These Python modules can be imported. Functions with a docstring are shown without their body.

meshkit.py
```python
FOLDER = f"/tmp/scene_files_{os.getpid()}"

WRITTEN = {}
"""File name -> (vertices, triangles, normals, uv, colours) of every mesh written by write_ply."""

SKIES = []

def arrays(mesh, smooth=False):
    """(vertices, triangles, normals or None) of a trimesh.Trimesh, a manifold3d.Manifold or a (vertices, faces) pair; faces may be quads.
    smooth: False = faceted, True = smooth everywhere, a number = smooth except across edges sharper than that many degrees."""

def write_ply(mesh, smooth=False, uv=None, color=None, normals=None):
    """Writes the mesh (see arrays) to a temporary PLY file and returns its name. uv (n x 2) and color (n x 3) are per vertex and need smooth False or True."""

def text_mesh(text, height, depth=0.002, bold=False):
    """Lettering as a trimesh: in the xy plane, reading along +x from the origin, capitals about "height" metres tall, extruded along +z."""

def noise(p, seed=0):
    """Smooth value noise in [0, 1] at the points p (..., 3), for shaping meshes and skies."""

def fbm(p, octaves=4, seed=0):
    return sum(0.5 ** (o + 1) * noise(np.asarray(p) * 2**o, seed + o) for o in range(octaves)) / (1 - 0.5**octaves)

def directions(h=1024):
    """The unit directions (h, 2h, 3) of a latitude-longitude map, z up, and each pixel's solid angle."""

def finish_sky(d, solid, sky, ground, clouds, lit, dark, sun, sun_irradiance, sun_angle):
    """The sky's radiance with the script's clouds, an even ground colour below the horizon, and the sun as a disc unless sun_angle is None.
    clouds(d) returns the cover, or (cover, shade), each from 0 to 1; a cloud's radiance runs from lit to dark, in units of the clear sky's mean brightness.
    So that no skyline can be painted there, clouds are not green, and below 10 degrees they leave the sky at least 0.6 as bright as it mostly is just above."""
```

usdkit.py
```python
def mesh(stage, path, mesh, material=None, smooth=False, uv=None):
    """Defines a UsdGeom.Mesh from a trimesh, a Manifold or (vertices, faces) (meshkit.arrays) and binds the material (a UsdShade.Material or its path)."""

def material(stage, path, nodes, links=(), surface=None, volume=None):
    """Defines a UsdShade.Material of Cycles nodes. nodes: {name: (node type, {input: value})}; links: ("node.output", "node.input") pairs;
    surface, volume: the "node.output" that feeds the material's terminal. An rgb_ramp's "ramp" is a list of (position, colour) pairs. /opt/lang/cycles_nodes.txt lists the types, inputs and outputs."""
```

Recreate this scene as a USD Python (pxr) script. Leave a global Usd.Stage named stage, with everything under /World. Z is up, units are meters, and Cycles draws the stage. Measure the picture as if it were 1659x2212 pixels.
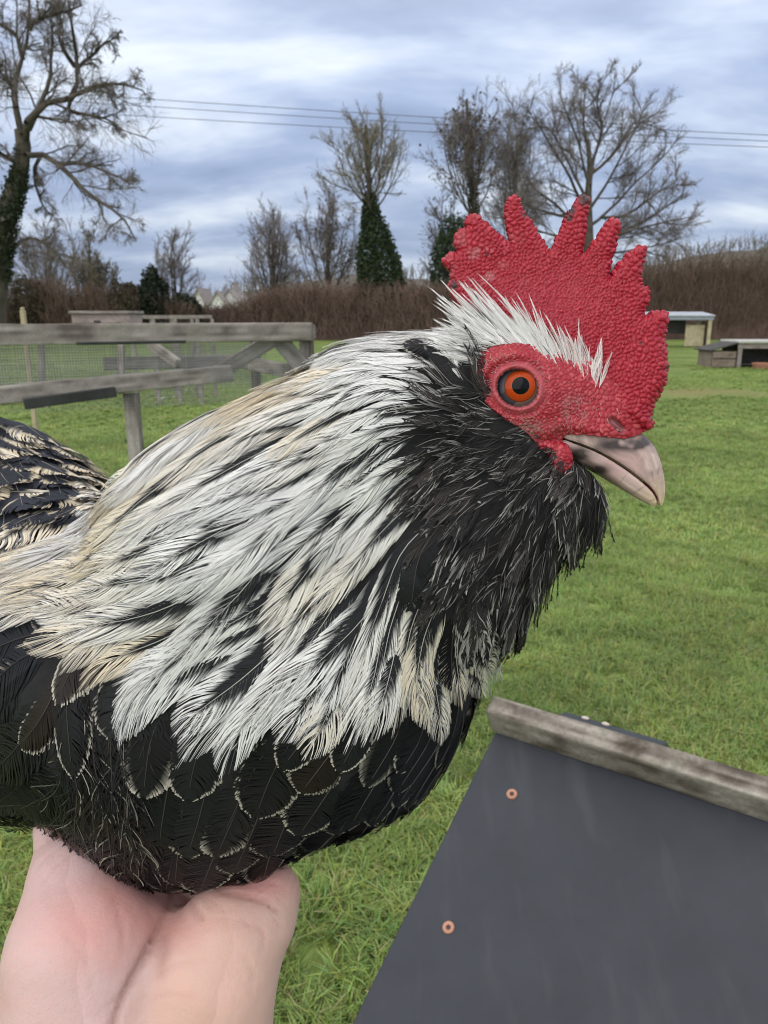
import math
import numpy as np
import trimesh, usdkit
from pxr import Usd, UsdGeom, UsdLux, UsdShade, Gf, Sdf, Vt
from shapely.geometry import Polygon, Point
from scipy.spatial import Delaunay, cKDTree
from scipy.interpolate import RBFInterpolator
from meshkit import fbm, noise

stage = Usd.Stage.CreateInMemory()
UsdGeom.SetStageUpAxis(stage, 'Z'); UsdGeom.SetStageMetersPerUnit(stage, 1.0)
UsdGeom.Xform.Define(stage, '/World'); UsdGeom.Scope.Define(stage, '/World/Looks')

# ---------------------------------------------------------------- camera, sky, sun, exposure
EYE = np.array([0.0, 0.0, 1.30]); PITCH = math.radians(14.4); F = 1659.0; CX, CY = 829.5, 1106.0
cam = UsdGeom.Camera.Define(stage, '/World/camera')
cam.CreateFocalLengthAttr(26.0); cam.CreateHorizontalApertureAttr(26.0); cam.CreateClippingRangeAttr(Gf.Vec2f(0.02, 3000))
cam.CreateFStopAttr(40.0); cam.CreateFocusDistanceAttr(0.212)
cam.CreateExposureAttr(0.42)
x = UsdGeom.Xformable(cam); x.AddTranslateOp().Set(Gf.Vec3d(*EYE)); x.AddRotateXOp().Set(90 - math.degrees(PITCH))
FW = np.array([0, math.cos(PITCH), -math.sin(PITCH)]); UP = np.array([0, math.sin(PITCH), math.cos(PITCH)]); RT = np.array([1.0, 0, 0])

SUN_EL, SUN_AZ = math.radians(32), math.radians(215)       # towards the sun, from north (+y) clockwise
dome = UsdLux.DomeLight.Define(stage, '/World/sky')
dome.GetPrim().SetCustomDataByKey('kind', 'structure')
SKY = usdkit.material(stage, '/World/Looks/sky', {
    'tc': ('texture_coordinate', {}),
    'sep': ('separate_xyz', {}),
    'zc': ('math', {'math_type': 'maximum', 'value2': 0.0}),
    'zd': ('math', {'math_type': 'add', 'value2': 0.30}),
    'px': ('math', {'math_type': 'divide'}), 'py': ('math', {'math_type': 'divide'}),
    'pv': ('combine_xyz', {'z': 0.0}),
    'mp': ('mapping', {'scale': (0.8, 1.5, 1), 'location': (3.1, 1.7, 0), 'rotation': (0, 0, 0.35)}),
    'n1': ('noise_texture', {'scale': 1.9, 'detail': 5.0, 'roughness': 0.52, 'distortion': 0.22}),
    'rp': ('rgb_ramp', {'ramp': [(0.32, (0.30, 0.38, 0.56)), (0.45, (0.41, 0.50, 0.71)), (0.54, (0.58, 0.67, 0.85)), (0.65, (0.82, 0.89, 1.0))]}),
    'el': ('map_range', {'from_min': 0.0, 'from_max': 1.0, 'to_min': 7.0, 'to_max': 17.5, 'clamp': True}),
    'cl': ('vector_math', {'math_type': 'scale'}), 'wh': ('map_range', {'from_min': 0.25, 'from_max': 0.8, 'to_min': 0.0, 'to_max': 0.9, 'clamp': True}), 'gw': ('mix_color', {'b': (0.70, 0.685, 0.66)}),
    'sky': ('sky_texture', {'sky_type': 'single_scattering', 'sun_disc': False, 'sun_elevation': SUN_EL, 'sun_rotation': SUN_AZ}),
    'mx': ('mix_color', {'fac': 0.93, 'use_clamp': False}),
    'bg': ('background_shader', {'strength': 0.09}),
}, [('tc.generated', 'sep.vector'), ('sep.z', 'zc.value1'), ('zc.value', 'zd.value1'), ('sep.x', 'px.value1'), ('zd.value', 'px.value2'),
    ('sep.y', 'py.value1'), ('zd.value', 'py.value2'), ('px.value', 'pv.x'), ('py.value', 'pv.y'), ('pv.vector', 'mp.vector'), ('mp.vector', 'n1.vector'),
    ('n1.fac', 'rp.fac'), ('zc.value', 'el.value'), ('zc.value', 'wh.value'), ('wh.result', 'gw.fac'), ('rp.color', 'gw.a'), ('gw.result', 'cl.vector1'), ('el.result', 'cl.scale'),
    ('sky.color', 'mx.a'), ('cl.vector', 'mx.b'), ('mx.result', 'bg.color')], surface='bg.background')
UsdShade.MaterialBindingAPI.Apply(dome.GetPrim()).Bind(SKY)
sun = UsdLux.DistantLight.Define(stage, '/World/sun')
sun.CreateNormalizeAttr(True); sun.CreateIntensityAttr(0.4); sun.CreateAngleAttr(85.0); sun.CreateColorAttr(Gf.Vec3f(1.0, 0.96, 0.90))
sx = UsdGeom.Xformable(sun); sx.AddRotateZOp().Set(-math.degrees(SUN_AZ)); sx.AddRotateXOp().Set(-(90 - math.degrees(SUN_EL)) + 0.0)

# ---------------------------------------------------------------- helpers
USED = {}
def numbered(path):
    n = USED.get(path); USED[path] = 0 if n is None else n + 1
    return path if n is None else '%s_%03d' % (path, n + 1)
def tag(p, label=None, cat=None, group=None, kind=None):
    p = p.GetPrim() if hasattr(p, 'GetPrim') else p
    for k, v in (('label', label), ('category', cat), ('group', group), ('kind', kind)):
        if v: p.SetCustomDataByKey(k, v)
    return p
def thing(name, label=None, cat=None, loc=(0, 0, 0), rz=0.0, group=None, kind=None):
    x = UsdGeom.Xform.Define(stage, numbered('/World/' + name)); x.AddTranslateOp().Set(Gf.Vec3d(*map(float, loc)))
    if rz: x.AddRotateZOp().Set(math.degrees(rz))
    return tag(x, label, cat, group, kind)
def obj(name, mesh, m, parent=None, smooth=False, col=None, uv=None, kind=None, label=None):
    path = numbered((str(parent.GetPath()) if parent else '/World') + '/' + name)
    if not isinstance(mesh, (tuple, trimesh.Trimesh)): mesh = tuple(mesh)
    p = usdkit.mesh(stage, path, mesh, m, smooth=smooth, uv=uv)
    if col is not None:
        UsdGeom.PrimvarsAPI(p).CreatePrimvar('col', Sdf.ValueTypeNames.Color3fArray, 'vertex').Set(Vt.Vec3fArray.FromNumpy(np.asarray(col, np.float32)))
    if kind or label: tag(p, label, kind=kind)
    return p.GetPrim()
def copy_of(root, loc, rz=0.0, label=None, cat=None, group=None, scale=1.0):
    name = str(root.GetPath()).rsplit('/', 1)[1]
    x = UsdGeom.Xform.Define(stage, numbered('/World/' + name))
    x.GetPrim().GetReferences().AddInternalReference(root.GetPath())
    x.ClearXformOpOrder()
    x.AddTranslateOp(opSuffix='p').Set(Gf.Vec3d(*map(float, loc))); x.AddRotateZOp(opSuffix='p').Set(math.degrees(rz)); x.AddScaleOp(opSuffix='p').Set(Gf.Vec3f(scale, scale, scale))
    x.GetPrim().SetInstanceable(True)
    return tag(x, label, cat, group)
def W(px, py, d):
    px, py, d = np.broadcast_arrays(np.asarray(px, float), np.asarray(py, float), np.asarray(d, float))
    return EYE + d[..., None] * (FW + ((px - CX) / F)[..., None] * RT - ((py - CY) / F)[..., None] * UP)
def PX(p):                                                     # the point's place in the photograph, and its distance: for planning only
    q = np.asarray(p) - EYE; d = q @ FW
    return CX + F * (q @ RT) / d, CY - F * (q @ UP) / d, d
def ground_at(px, py, z=0.0):
    r = W(px, py, 1.0) - EYE
    return EYE + r * ((z - EYE[2]) / r[2])
def at_y(px, py, y):
    r = W(px, py, 1.0) - EYE
    return EYE + r * (y / r[1])
def join(parts):
    V, Fc, n = [], [], 0
    for v, f in parts:
        V.append(np.asarray(v)); Fc.append(np.asarray(f) + n); n += len(v)
    return np.vstack(V), np.vstack(Fc)
def quads(f): f = np.asarray(f); return np.vstack([f[:, [0, 1, 2]], f[:, [0, 2, 3]]])
def box(c, s, rot=None, bev=0.0, wob=0.0, seed=0):
    """A box with chamfered edges; rot: 3x3 with the box's axes as columns."""
    sx, sy, sz = np.asarray(s, float) / 2; b = bev
    if b > 0:
        pts = [(i * (sx - (b if k != 0 else 0)), j * (sy - (b if k != 1 else 0)), l * (sz - (b if k != 2 else 0))) for i in (-1, 1) for j in (-1, 1) for l in (-1, 1) for k in range(3)]
        m = trimesh.convex.convex_hull(np.array(pts)); v, f = np.array(m.vertices), np.array(m.faces)
    else:
        m = trimesh.creation.box([2 * sx, 2 * sy, 2 * sz]); v, f = np.array(m.vertices), np.array(m.faces)
    if rot is not None: v = v @ np.asarray(rot).T
    return v + np.asarray(c), f
def bar(a, b, w, t, bev=0.003, up=(0, 0, 1)):
    """A plank from a to b: w across (horizontal), t along up."""
    a, b = np.asarray(a, float), np.asarray(b, float); d = b - a; L = np.linalg.norm(d); d /= L
    s = np.cross(d, up); s /= np.linalg.norm(s); u = np.cross(s, d)
    return box((a + b) / 2, (L, w, t), np.stack([d, s, u], 1), bev)
def tubes(P0, P1, R0, R1, sides=4):
    """Many tapered tubes at once."""
    P0, P1 = np.asarray(P0, float), np.asarray(P1, float); d = P1 - P0; L = np.linalg.norm(d, axis=1, keepdims=True); d = d / np.maximum(L, 1e-9)
    a = np.cross(d, np.where(np.abs(d[:, 2:]) < .9, [[0, 0, 1.0]], [[1.0, 0, 0]])); a /= np.linalg.norm(a, axis=1, keepdims=True); b = np.cross(d, a)
    t = np.arange(sides) * 2 * np.pi / sides
    ring = np.cos(t)[None, :, None] * a[:, None] + np.sin(t)[None, :, None] * b[:, None]
    v = np.concatenate([P0[:, None] + ring * np.asarray(R0)[:, None, None], P1[:, None] + ring * np.asarray(R1)[:, None, None]], 1)
    i = np.arange(sides); j = (i + 1) % sides
    q = np.stack([i, j, j + sides, i + sides], 1); f = (q[None] + (np.arange(len(P0)) * 2 * sides)[:, None, None]).reshape(-1, 4)
    return v.reshape(-1, 3), quads(f)
def path_tube(p, r, sides=8, caps=True):
    p = np.asarray(p, float); t = np.gradient(p, axis=0); t /= np.linalg.norm(t, axis=1, keepdims=True) + 1e-12
    a = np.cross(t, np.where(np.abs(t[:, 2:]) < .9, [[0, 0, 1.0]], [[1.0, 0, 0]])); a /= np.linalg.norm(a, axis=1, keepdims=True); b = np.cross(t, a)
    th = np.arange(sides) * 2 * np.pi / sides; r = np.broadcast_to(r, (len(p),))
    v = (p[:, None] + r[:, None, None] * (np.cos(th)[None, :, None] * a[:, None] + np.sin(th)[None, :, None] * b[:, None])).reshape(-1, 3)
    i, j = np.meshgrid(np.arange(len(p) - 1), np.arange(sides), indexing='ij')
    f = quads(np.stack([i * sides + j, i * sides + (j + 1) % sides, (i + 1) * sides + (j + 1) % sides, (i + 1) * sides + j], -1).reshape(-1, 4))
    if caps:
        n = len(v); v = np.vstack([v, p[:1], p[-1:]]); k = np.arange(sides); e = (len(p) - 1) * sides
        f = np.vstack([f, np.stack([(k + 1) % sides, k, np.full(sides, n)], 1), np.stack([e + k, e + (k + 1) % sides, np.full(sides, n + 1)], 1)])
    return v, f
def surface_nets(Fv, o, h):
    """The zero surface of the grid Fv (inside negative), vertices near o + index * h."""
    S = Fv < 0; nx, ny, nz = Fv.shape
    c = sum(S[i:nx - 1 + i, j:ny - 1 + j, k:nz - 1 + k].astype(np.int8) for i in (0, 1) for j in (0, 1) for k in (0, 1))
    I = np.argwhere((c > 0) & (c < 8)); idx = -np.ones(c.shape, np.int64); idx[tuple(I.T)] = np.arange(len(I))
    acc, cnt = np.zeros((len(I), 3)), np.zeros((len(I), 1)); C = [(i, j, k) for i in (0, 1) for j in (0, 1) for k in (0, 1)]
    for a in C:
        for b in C:
            if sum(b) - sum(a) == 1 and all(q >= p for p, q in zip(a, b)):
                fa, fb = Fv[tuple((I + a).T)], Fv[tuple((I + b).T)]; m = (fa < 0) != (fb < 0)
                t = np.where(m, fa / np.where(m, fa - fb, 1), 0)[:, None]
                acc += np.where(m[:, None], I + np.array(a) + t * (np.array(b) - np.array(a)), 0); cnt += m[:, None]
    v = acc / np.maximum(cnt, 1) * h + o; faces = []
    for ax in range(3):
        u, w = (ax + 1) % 3, (ax + 2) % 3
        A = S; B = np.roll(S, -1, ax); e = A != B
        sl = [slice(1, n - 1) for n in Fv.shape]; sl[ax] = slice(0, Fv.shape[ax] - 1); mask = np.zeros_like(S); mask[tuple(sl)] = e[tuple(sl)]
        E = np.argwhere(mask); du, dw = np.eye(3, dtype=int)[u], np.eye(3, dtype=int)[w]
        g = lambda q: idx[tuple(q.T)]
        q = np.stack([g(E - du - dw), g(E - dw), g(E), g(E - du)], 1); flip = ~S[tuple(E.T)]
        q[flip] = q[flip][:, ::-1]; faces.append(q[(q >= 0).all(1)])
    return v, quads(np.vstack(faces))

# ---------------------------------------------------------------- materials
def L(name, nodes, links, surface='p.BSDF', volume=None): return usdkit.material(stage, '/World/Looks/' + name, nodes, links, surface=surface, volume=volume)
def noisy(name, c1, c2, scale=5.0, rough=0.8, detail=5.0, stretch=(1, 1, 1), bump=0.0, bscale=None, bdist=0.002, spec=0.3, c3=None, scale3=None, coord='geo', rot=(0, 0, 0)):
    ramp = [(0.3, c1), (0.7, c2)]
    n = {'g': ('geometry', {}) if coord == 'geo' else ('texture_coordinate', {}), 'mp': ('mapping', {'scale': stretch, 'rotation': rot}), 'n': ('noise_texture', {'scale': scale, 'detail': detail, 'roughness': 0.6}),
         'r': ('rgb_ramp', {'ramp': ramp}), 'p': ('principled_bsdf', {'roughness': rough, 'specular_ior_level': spec})}
    l = [('g.position' if coord == 'geo' else 'g.object', 'mp.vector'), ('mp.vector', 'n.vector'), ('n.fac', 'r.fac')]
    src = 'r.color'
    if c3 is not None:
        n['n3'] = ('noise_texture', {'scale': scale3 or scale * .3, 'detail': 3.0}); n['r3'] = ('rgb_ramp', {'ramp': [(0.45, (0, 0, 0)), (0.7, (1, 1, 1))]})
        n['m3'] = ('mix_color', {'b': c3}); l += [('mp.vector', 'n3.vector'), ('n3.fac', 'r3.fac'), ('r3.color', 'm3.fac'), ('r.color', 'm3.a')]; src = 'm3.result'
    l.append((src, 'p.base_color'))
    if bump:
        n['bn'] = ('noise_texture', {'scale': bscale or scale * 4, 'detail': 4.0}); n['b'] = ('bump', {'strength': bump, 'distance': bdist})
        l += [('mp.vector', 'bn.vector'), ('bn.fac', 'b.height'), ('b.normal', 'p.normal')]
    return L(name, n, l)
# ---------------------------------------------------------------- ground
def ground_mesh():
    xs = np.unique(np.concatenate([np.linspace(-1500, -40, 12), np.linspace(-40, 40, 81), np.linspace(40, 1500, 12)]))
    ys = np.unique(np.concatenate([np.linspace(-300, -4, 8), np.linspace(-4, 60, 65), np.linspace(60, 1800, 14)]))
    X, Y = np.meshgrid(xs, ys, indexing='ij'); n = len(ys)
    Z = 0.03 * (fbm(np.stack([X * .35, Y * .35, 0 * X], -1), 3, 5) - .5) * np.clip(60 - np.hypot(X, Y), 0, 1)
    i, j = np.meshgrid(np.arange(len(xs) - 1), np.arange(n - 1), indexing='ij')
    return np.stack([X, Y, Z], -1).reshape(-1, 3), quads(np.stack([i * n + j, (i + 1) * n + j, (i + 1) * n + j + 1, i * n + j + 1], -1).reshape(-1, 4))
def gz(x, y): return 0.03 * (fbm(np.stack([np.asarray(x) * .35, np.asarray(y) * .35, 0 * np.asarray(x)], -1), 3, 5) - .5)
GROUND = L('meadow', {
    'g': ('geometry', {}),
    'n1': ('noise_texture', {'scale': 0.55, 'detail': 4.0, 'roughness': 0.6}), 'r1': ('rgb_ramp', {'ramp': [(0.36, (0.125, 0.175, 0.042)), (0.5, (0.155, 0.215, 0.052)), (0.63, (0.20, 0.25, 0.07))]}),
    'n2': ('noise_texture', {'scale': 9.0, 'detail': 6.0, 'roughness': 0.7}), 'r2': ('rgb_ramp', {'ramp': [(0.3, (0.55, 0.55, 0.55)), (0.7, (1.25, 1.25, 1.25))]}),
    'm': ('mix_color', {'blend_type': 'multiply', 'fac': 1.0, 'use_clamp': False}),
    'vd': ('vector_math', {'math_type': 'distance', 'vector2': (5.6, 13.6, 0)}), 'nd': ('noise_texture', {'scale': 1.3, 'detail': 4.0}), 'pd': ('math', {'math_type': 'multiply_add', 'value2': 2.4}),
    'md': ('map_range', {'from_min': 1.3, 'from_max': 2.6, 'to_min': 0.75, 'to_max': 0.0, 'clamp': True}),
    'mx': ('mix_color', {'b': (0.23, 0.185, 0.085)}),
    'bn': ('noise_texture', {'scale': 22.0, 'detail': 5.0}), 'b': ('bump', {'strength': 0.9, 'distance': 0.05}), 'p': ('principled_bsdf', {'roughness': 0.9, 'specular_ior_level': 0.15})},
    [('g.position', 'n1.vector'), ('g.position', 'n2.vector'), ('g.position', 'bn.vector'), ('n1.fac', 'r1.fac'), ('n2.fac', 'r2.fac'), ('r1.color', 'm.a'), ('r2.color', 'm.b'),
     ('g.position', 'vd.vector1'), ('g.position', 'nd.vector'), ('nd.fac', 'pd.value1'), ('vd.value', 'pd.value3'), ('pd.value', 'md.value'), ('md.result', 'mx.fac'), ('m.result', 'mx.a'), ('mx.result', 'p.base_color'),
     ('bn.fac', 'b.height'), ('b.normal', 'p.normal')])
tag(obj('ground', ground_mesh(), GROUND, smooth=True), kind='structure')

# ---------------------------------------------------------------- grass
BLADE = L('grass_blades', {'a': ('attribute', {'attribute': 'col'}), 'o': ('object_info', {}), 'h': ('map_range', {'from_min': 0, 'from_max': 1, 'to_min': 0.8, 'to_max': 1.18}), 'm': ('vector_math', {'math_type': 'scale'}),
    'g': ('geometry', {}), 'n1': ('noise_texture', {'scale': 1.6, 'detail': 4.0, 'roughness': 0.6}), 'r1': ('rgb_ramp', {'ramp': [(0.34, (0.80, 0.86, 0.82)), (0.52, (1.0, 1.0, 1.0)), (0.68, (1.22, 1.10, 1.15))]}), 'm2': ('mix_color', {'blend_type': 'multiply', 'fac': 1.0, 'use_clamp': False}),
    'p': ('principled_bsdf', {'roughness': 0.55, 'specular_ior_level': 0.3}), 't': ('translucent_bsdf', {}), 'x': ('mix_closure', {'fac': 0.3})},
    [('o.random', 'h.value'), ('a.color', 'm.vector1'), ('h.result', 'm.scale'), ('g.position', 'n1.vector'), ('n1.fac', 'r1.fac'), ('m.vector', 'm2.a'), ('r1.color', 'm2.b'),
     ('m2.result', 'p.base_color'), ('m2.result', 't.color'), ('p.BSDF', 'x.closure1'), ('t.BSDF', 'x.closure2')], surface='x.closure')
def grass_patch(rng, n, size, hgt, wid):
    base = rng.uniform(-size / 2, size / 2, (n, 2)); tuft = rng.uniform(-size / 2, size / 2, (max(8, n // 26), 2))
    near = cKDTree(tuft).query(base)[1]; k = rng.random(n) < .75
    base[k] = tuft[near[k]] + rng.normal(0, .011, (k.sum(), 2))
    lean = (base - tuft[near]); lean /= np.linalg.norm(lean, axis=1, keepdims=True) + 1e-6
    az = np.arctan2(lean[:, 1], lean[:, 0]) + rng.normal(0, .9, n)
    tl = 0.7 + .6 * rng.random(len(tuft)); h = hgt * tl[near] * rng.uniform(.55, 1.25, n); w = wid * rng.uniform(.6, 1.3, n); bend = rng.uniform(.25, 1.15, n)
    d = np.stack([np.cos(az), np.sin(az)], 1); s = np.stack([-d[:, 1], d[:, 0]], 1)
    V = np.zeros((n, 5, 3))
    for q, (t, ww) in enumerate(((0, 1), (0.5, .85))):
        off = bend * t ** 1.8 * h
        for e, sg in enumerate((-1, 1)):
            V[:, 2 * q + e, :2] = base + d * off[:, None] + s * (sg * w * ww / 2)[:, None]; V[:, 2 * q + e, 2] = h * t * (1 - .25 * bend * t)
    V[:, 4, :2] = base + d * (bend * h)[:, None]; V[:, 4, 2] = h * (1 - .45 * bend)
    f = np.array([[0, 1, 3], [0, 3, 2], [2, 3, 4]]); Fc = (f[None] + 5 * np.arange(n)[:, None, None]).reshape(-1, 3)
    g = np.array([0.228, 0.325, 0.082]); c = g * rng.uniform(.6, 1.4, (n, 1)) * np.stack([rng.uniform(.8, 1.35, n), np.ones(n), rng.uniform(.75, 1.5, n)], 1)
    dry = rng.random(n) < .05; c[dry] = np.array([.42, .36, .19]) * rng.uniform(.6, 1.2, (dry.sum(), 1))
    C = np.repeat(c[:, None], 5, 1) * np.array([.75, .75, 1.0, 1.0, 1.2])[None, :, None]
    return V.reshape(-1, 3), Fc, C.reshape(-1, 3)
def build_grass():
    rng = np.random.default_rng(11)
    inst = UsdGeom.PointInstancer.Define(stage, '/World/grass'); tag(inst, 'short green meadow grass with a few straw coloured blades', 'grass', kind='stuff')
    protos = []
    for i in range(3):
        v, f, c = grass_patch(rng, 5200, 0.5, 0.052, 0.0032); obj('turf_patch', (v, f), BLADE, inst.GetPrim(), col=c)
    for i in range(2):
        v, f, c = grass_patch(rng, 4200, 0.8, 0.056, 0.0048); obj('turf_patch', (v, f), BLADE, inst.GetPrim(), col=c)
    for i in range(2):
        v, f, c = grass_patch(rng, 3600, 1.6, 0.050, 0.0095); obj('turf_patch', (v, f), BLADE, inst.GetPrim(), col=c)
    names = [p.GetPath() for p in inst.GetPrim().GetChildren()]; inst.CreatePrototypesRel().SetTargets(names)
    pos, idx, rot = [], [], []
    for y0, y1, st, pr in ((0.3, 4.3, 0.42, (0, 1, 2)), (4.3, 9.0, 0.68, (3, 4)), (9.0, 24.0, 1.45, (5, 6))):
        for y in np.arange(y0, y1, st):
            hw = .56 * y + 1.0
            for x in np.arange(-hw, hw, st):
                p = np.array([x, y]) + rng.uniform(-.08, .08, 2)
                if y0 == 9.0 and np.hypot(p[0] - 5.6, p[1] - 13.6) < 1.2: continue
                if y > 16 and rng.random() < (y - 16) / 9: continue
                pos.append((p[0], p[1], float(gz(p[0], p[1])) - .004)); idx.append(int(rng.choice(pr)))
                a = rng.uniform(0, 2 * np.pi); rot.append(Gf.Quath(float(np.cos(a / 2)), 0, 0, float(np.sin(a / 2))))
    inst.CreatePositionsAttr(Vt.Vec3fArray.FromNumpy(np.array(pos, np.float32))); inst.CreateProtoIndicesAttr(Vt.IntArray(idx)); inst.CreateOrientationsAttr(Vt.QuathArray(rot))
build_grass()

# ---------------------------------------------------------------- trees
BARK = noisy('bark', (0.055, 0.046, 0.036), (0.115, 0.098, 0.078), 3.0, .9, bump=.6, bscale=14, bdist=.03)
TWIG = noisy('twigs', (0.125, 0.106, 0.098), (0.21, 0.182, 0.168), 1.2, .9)
TWIG_PALE = noisy('pale_twigs', (0.15, 0.13, 0.09), (0.23, 0.20, 0.14), 1.2, .9)
TWIG_RED = noisy('red_twigs', (0.12, 0.078, 0.062), (0.215, 0.145, 0.118), 1.0, .9)
TWIG_BROWN = noisy('brown_twigs', (0.085, 0.057, 0.042), (0.16, 0.11, 0.082), 1.0, .9)
def leafy(name, c1, c2):
    return L(name, {'g': ('geometry', {}), 'r': ('rgb_ramp', {'ramp': [(0, c1), (1, c2)]}), 'p': ('principled_bsdf', {'roughness': .5, 'specular_ior_level': .3}), 't': ('translucent_bsdf', {}), 'x': ('mix_closure', {'fac': .2})},
             [('g.random_per_island', 'r.fac'), ('r.color', 'p.base_color'), ('r.color', 't.color'), ('p.BSDF', 'x.closure1'), ('t.BSDF', 'x.closure2')], surface='x.closure')
IVY = leafy('ivy_leaves', (0.030, 0.046, 0.018), (0.085, 0.105, 0.045))
DRYLEAF = leafy('withered_leaves', (0.045, 0.034, 0.022), (0.10, 0.075, 0.05))
EVERGREEN = leafy('evergreen_leaves', (0.018, 0.026, 0.013), (0.055, 0.062, 0.034))
BRACT = leafy('bramble_leaves', (0.045, 0.040, 0.022), (0.12, 0.085, 0.055))
def nrm(v): return v / np.maximum(np.linalg.norm(v, axis=-1, keepdims=True), 1e-9)
def grow(rng, P, D, Ln, segs, wander, up):
    out = [P]
    for s in range(segs):
        D = nrm(D + wander * rng.normal(size=D.shape) + np.array([0, 0, up])); P = P + D * (Ln / segs)[:, None]; out.append(P)
    return np.stack(out, 1)
def spawn(rng, pos, m, t0, ang, spread=.3, flat=0.0):
    N, S = pos.shape[:2]; t = t0 + (1 - t0) * (np.arange(m)[None] + rng.random((N, m))) / m * .999
    k = np.minimum((t * (S - 1)).astype(int), S - 2); fr = t * (S - 1) - k; i = np.arange(N)[:, None]
    P = pos[i, k] * (1 - fr[..., None]) + pos[i, k + 1] * fr[..., None]; d = nrm(pos[i, k + 1] - pos[i, k])
    q = nrm(np.cross(d, rng.normal(size=d.shape))); a = ang + spread * rng.normal(size=t.shape)
    D = nrm(np.cos(a)[..., None] * d + np.sin(a)[..., None] * q); return P.reshape(-1, 3), D.reshape(-1, 3), t.reshape(-1), np.repeat(np.arange(N), m)
def segs_of(pos, r0, r1, sides):
    S = pos.shape[1] - 1; t = np.linspace(0, 1, S + 1)[None]; R = r0[:, None] * (1 - t) + r1[:, None] * t
    return tubes(pos[:, :-1].reshape(-1, 3), pos[:, 1:].reshape(-1, 3), R[:, :-1].reshape(-1), R[:, 1:].reshape(-1), sides)
def resample(pts, n):
    pts = np.asarray(pts, float); d = np.r_[0, np.cumsum(np.linalg.norm(np.diff(pts, axis=0), axis=1))]; s = np.linspace(0, d[-1], n)
    t = d / d[-1]; from scipy.interpolate import PchipInterpolator
    return PchipInterpolator(d, pts)(s)
def leaf_cards(rng, P, size, spread=1.0):
    """A small pointed leaf of two triangles at every point."""
    n = len(P); a = nrm(rng.normal(size=(n, 3))); b = nrm(np.cross(a, rng.normal(size=(n, 3)))); s = (size * rng.uniform(.6, 1.3, n))[:, None]
    v = np.stack([P - a * s * .5, P + b * s * .33, P + a * s * .5, P - b * s * .33], 1).reshape(-1, 3)
    f = np.array([[0, 1, 2], [0, 2, 3]]); return v, (f[None] + 4 * np.arange(n)[:, None, None]).reshape(-1, 3)
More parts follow.
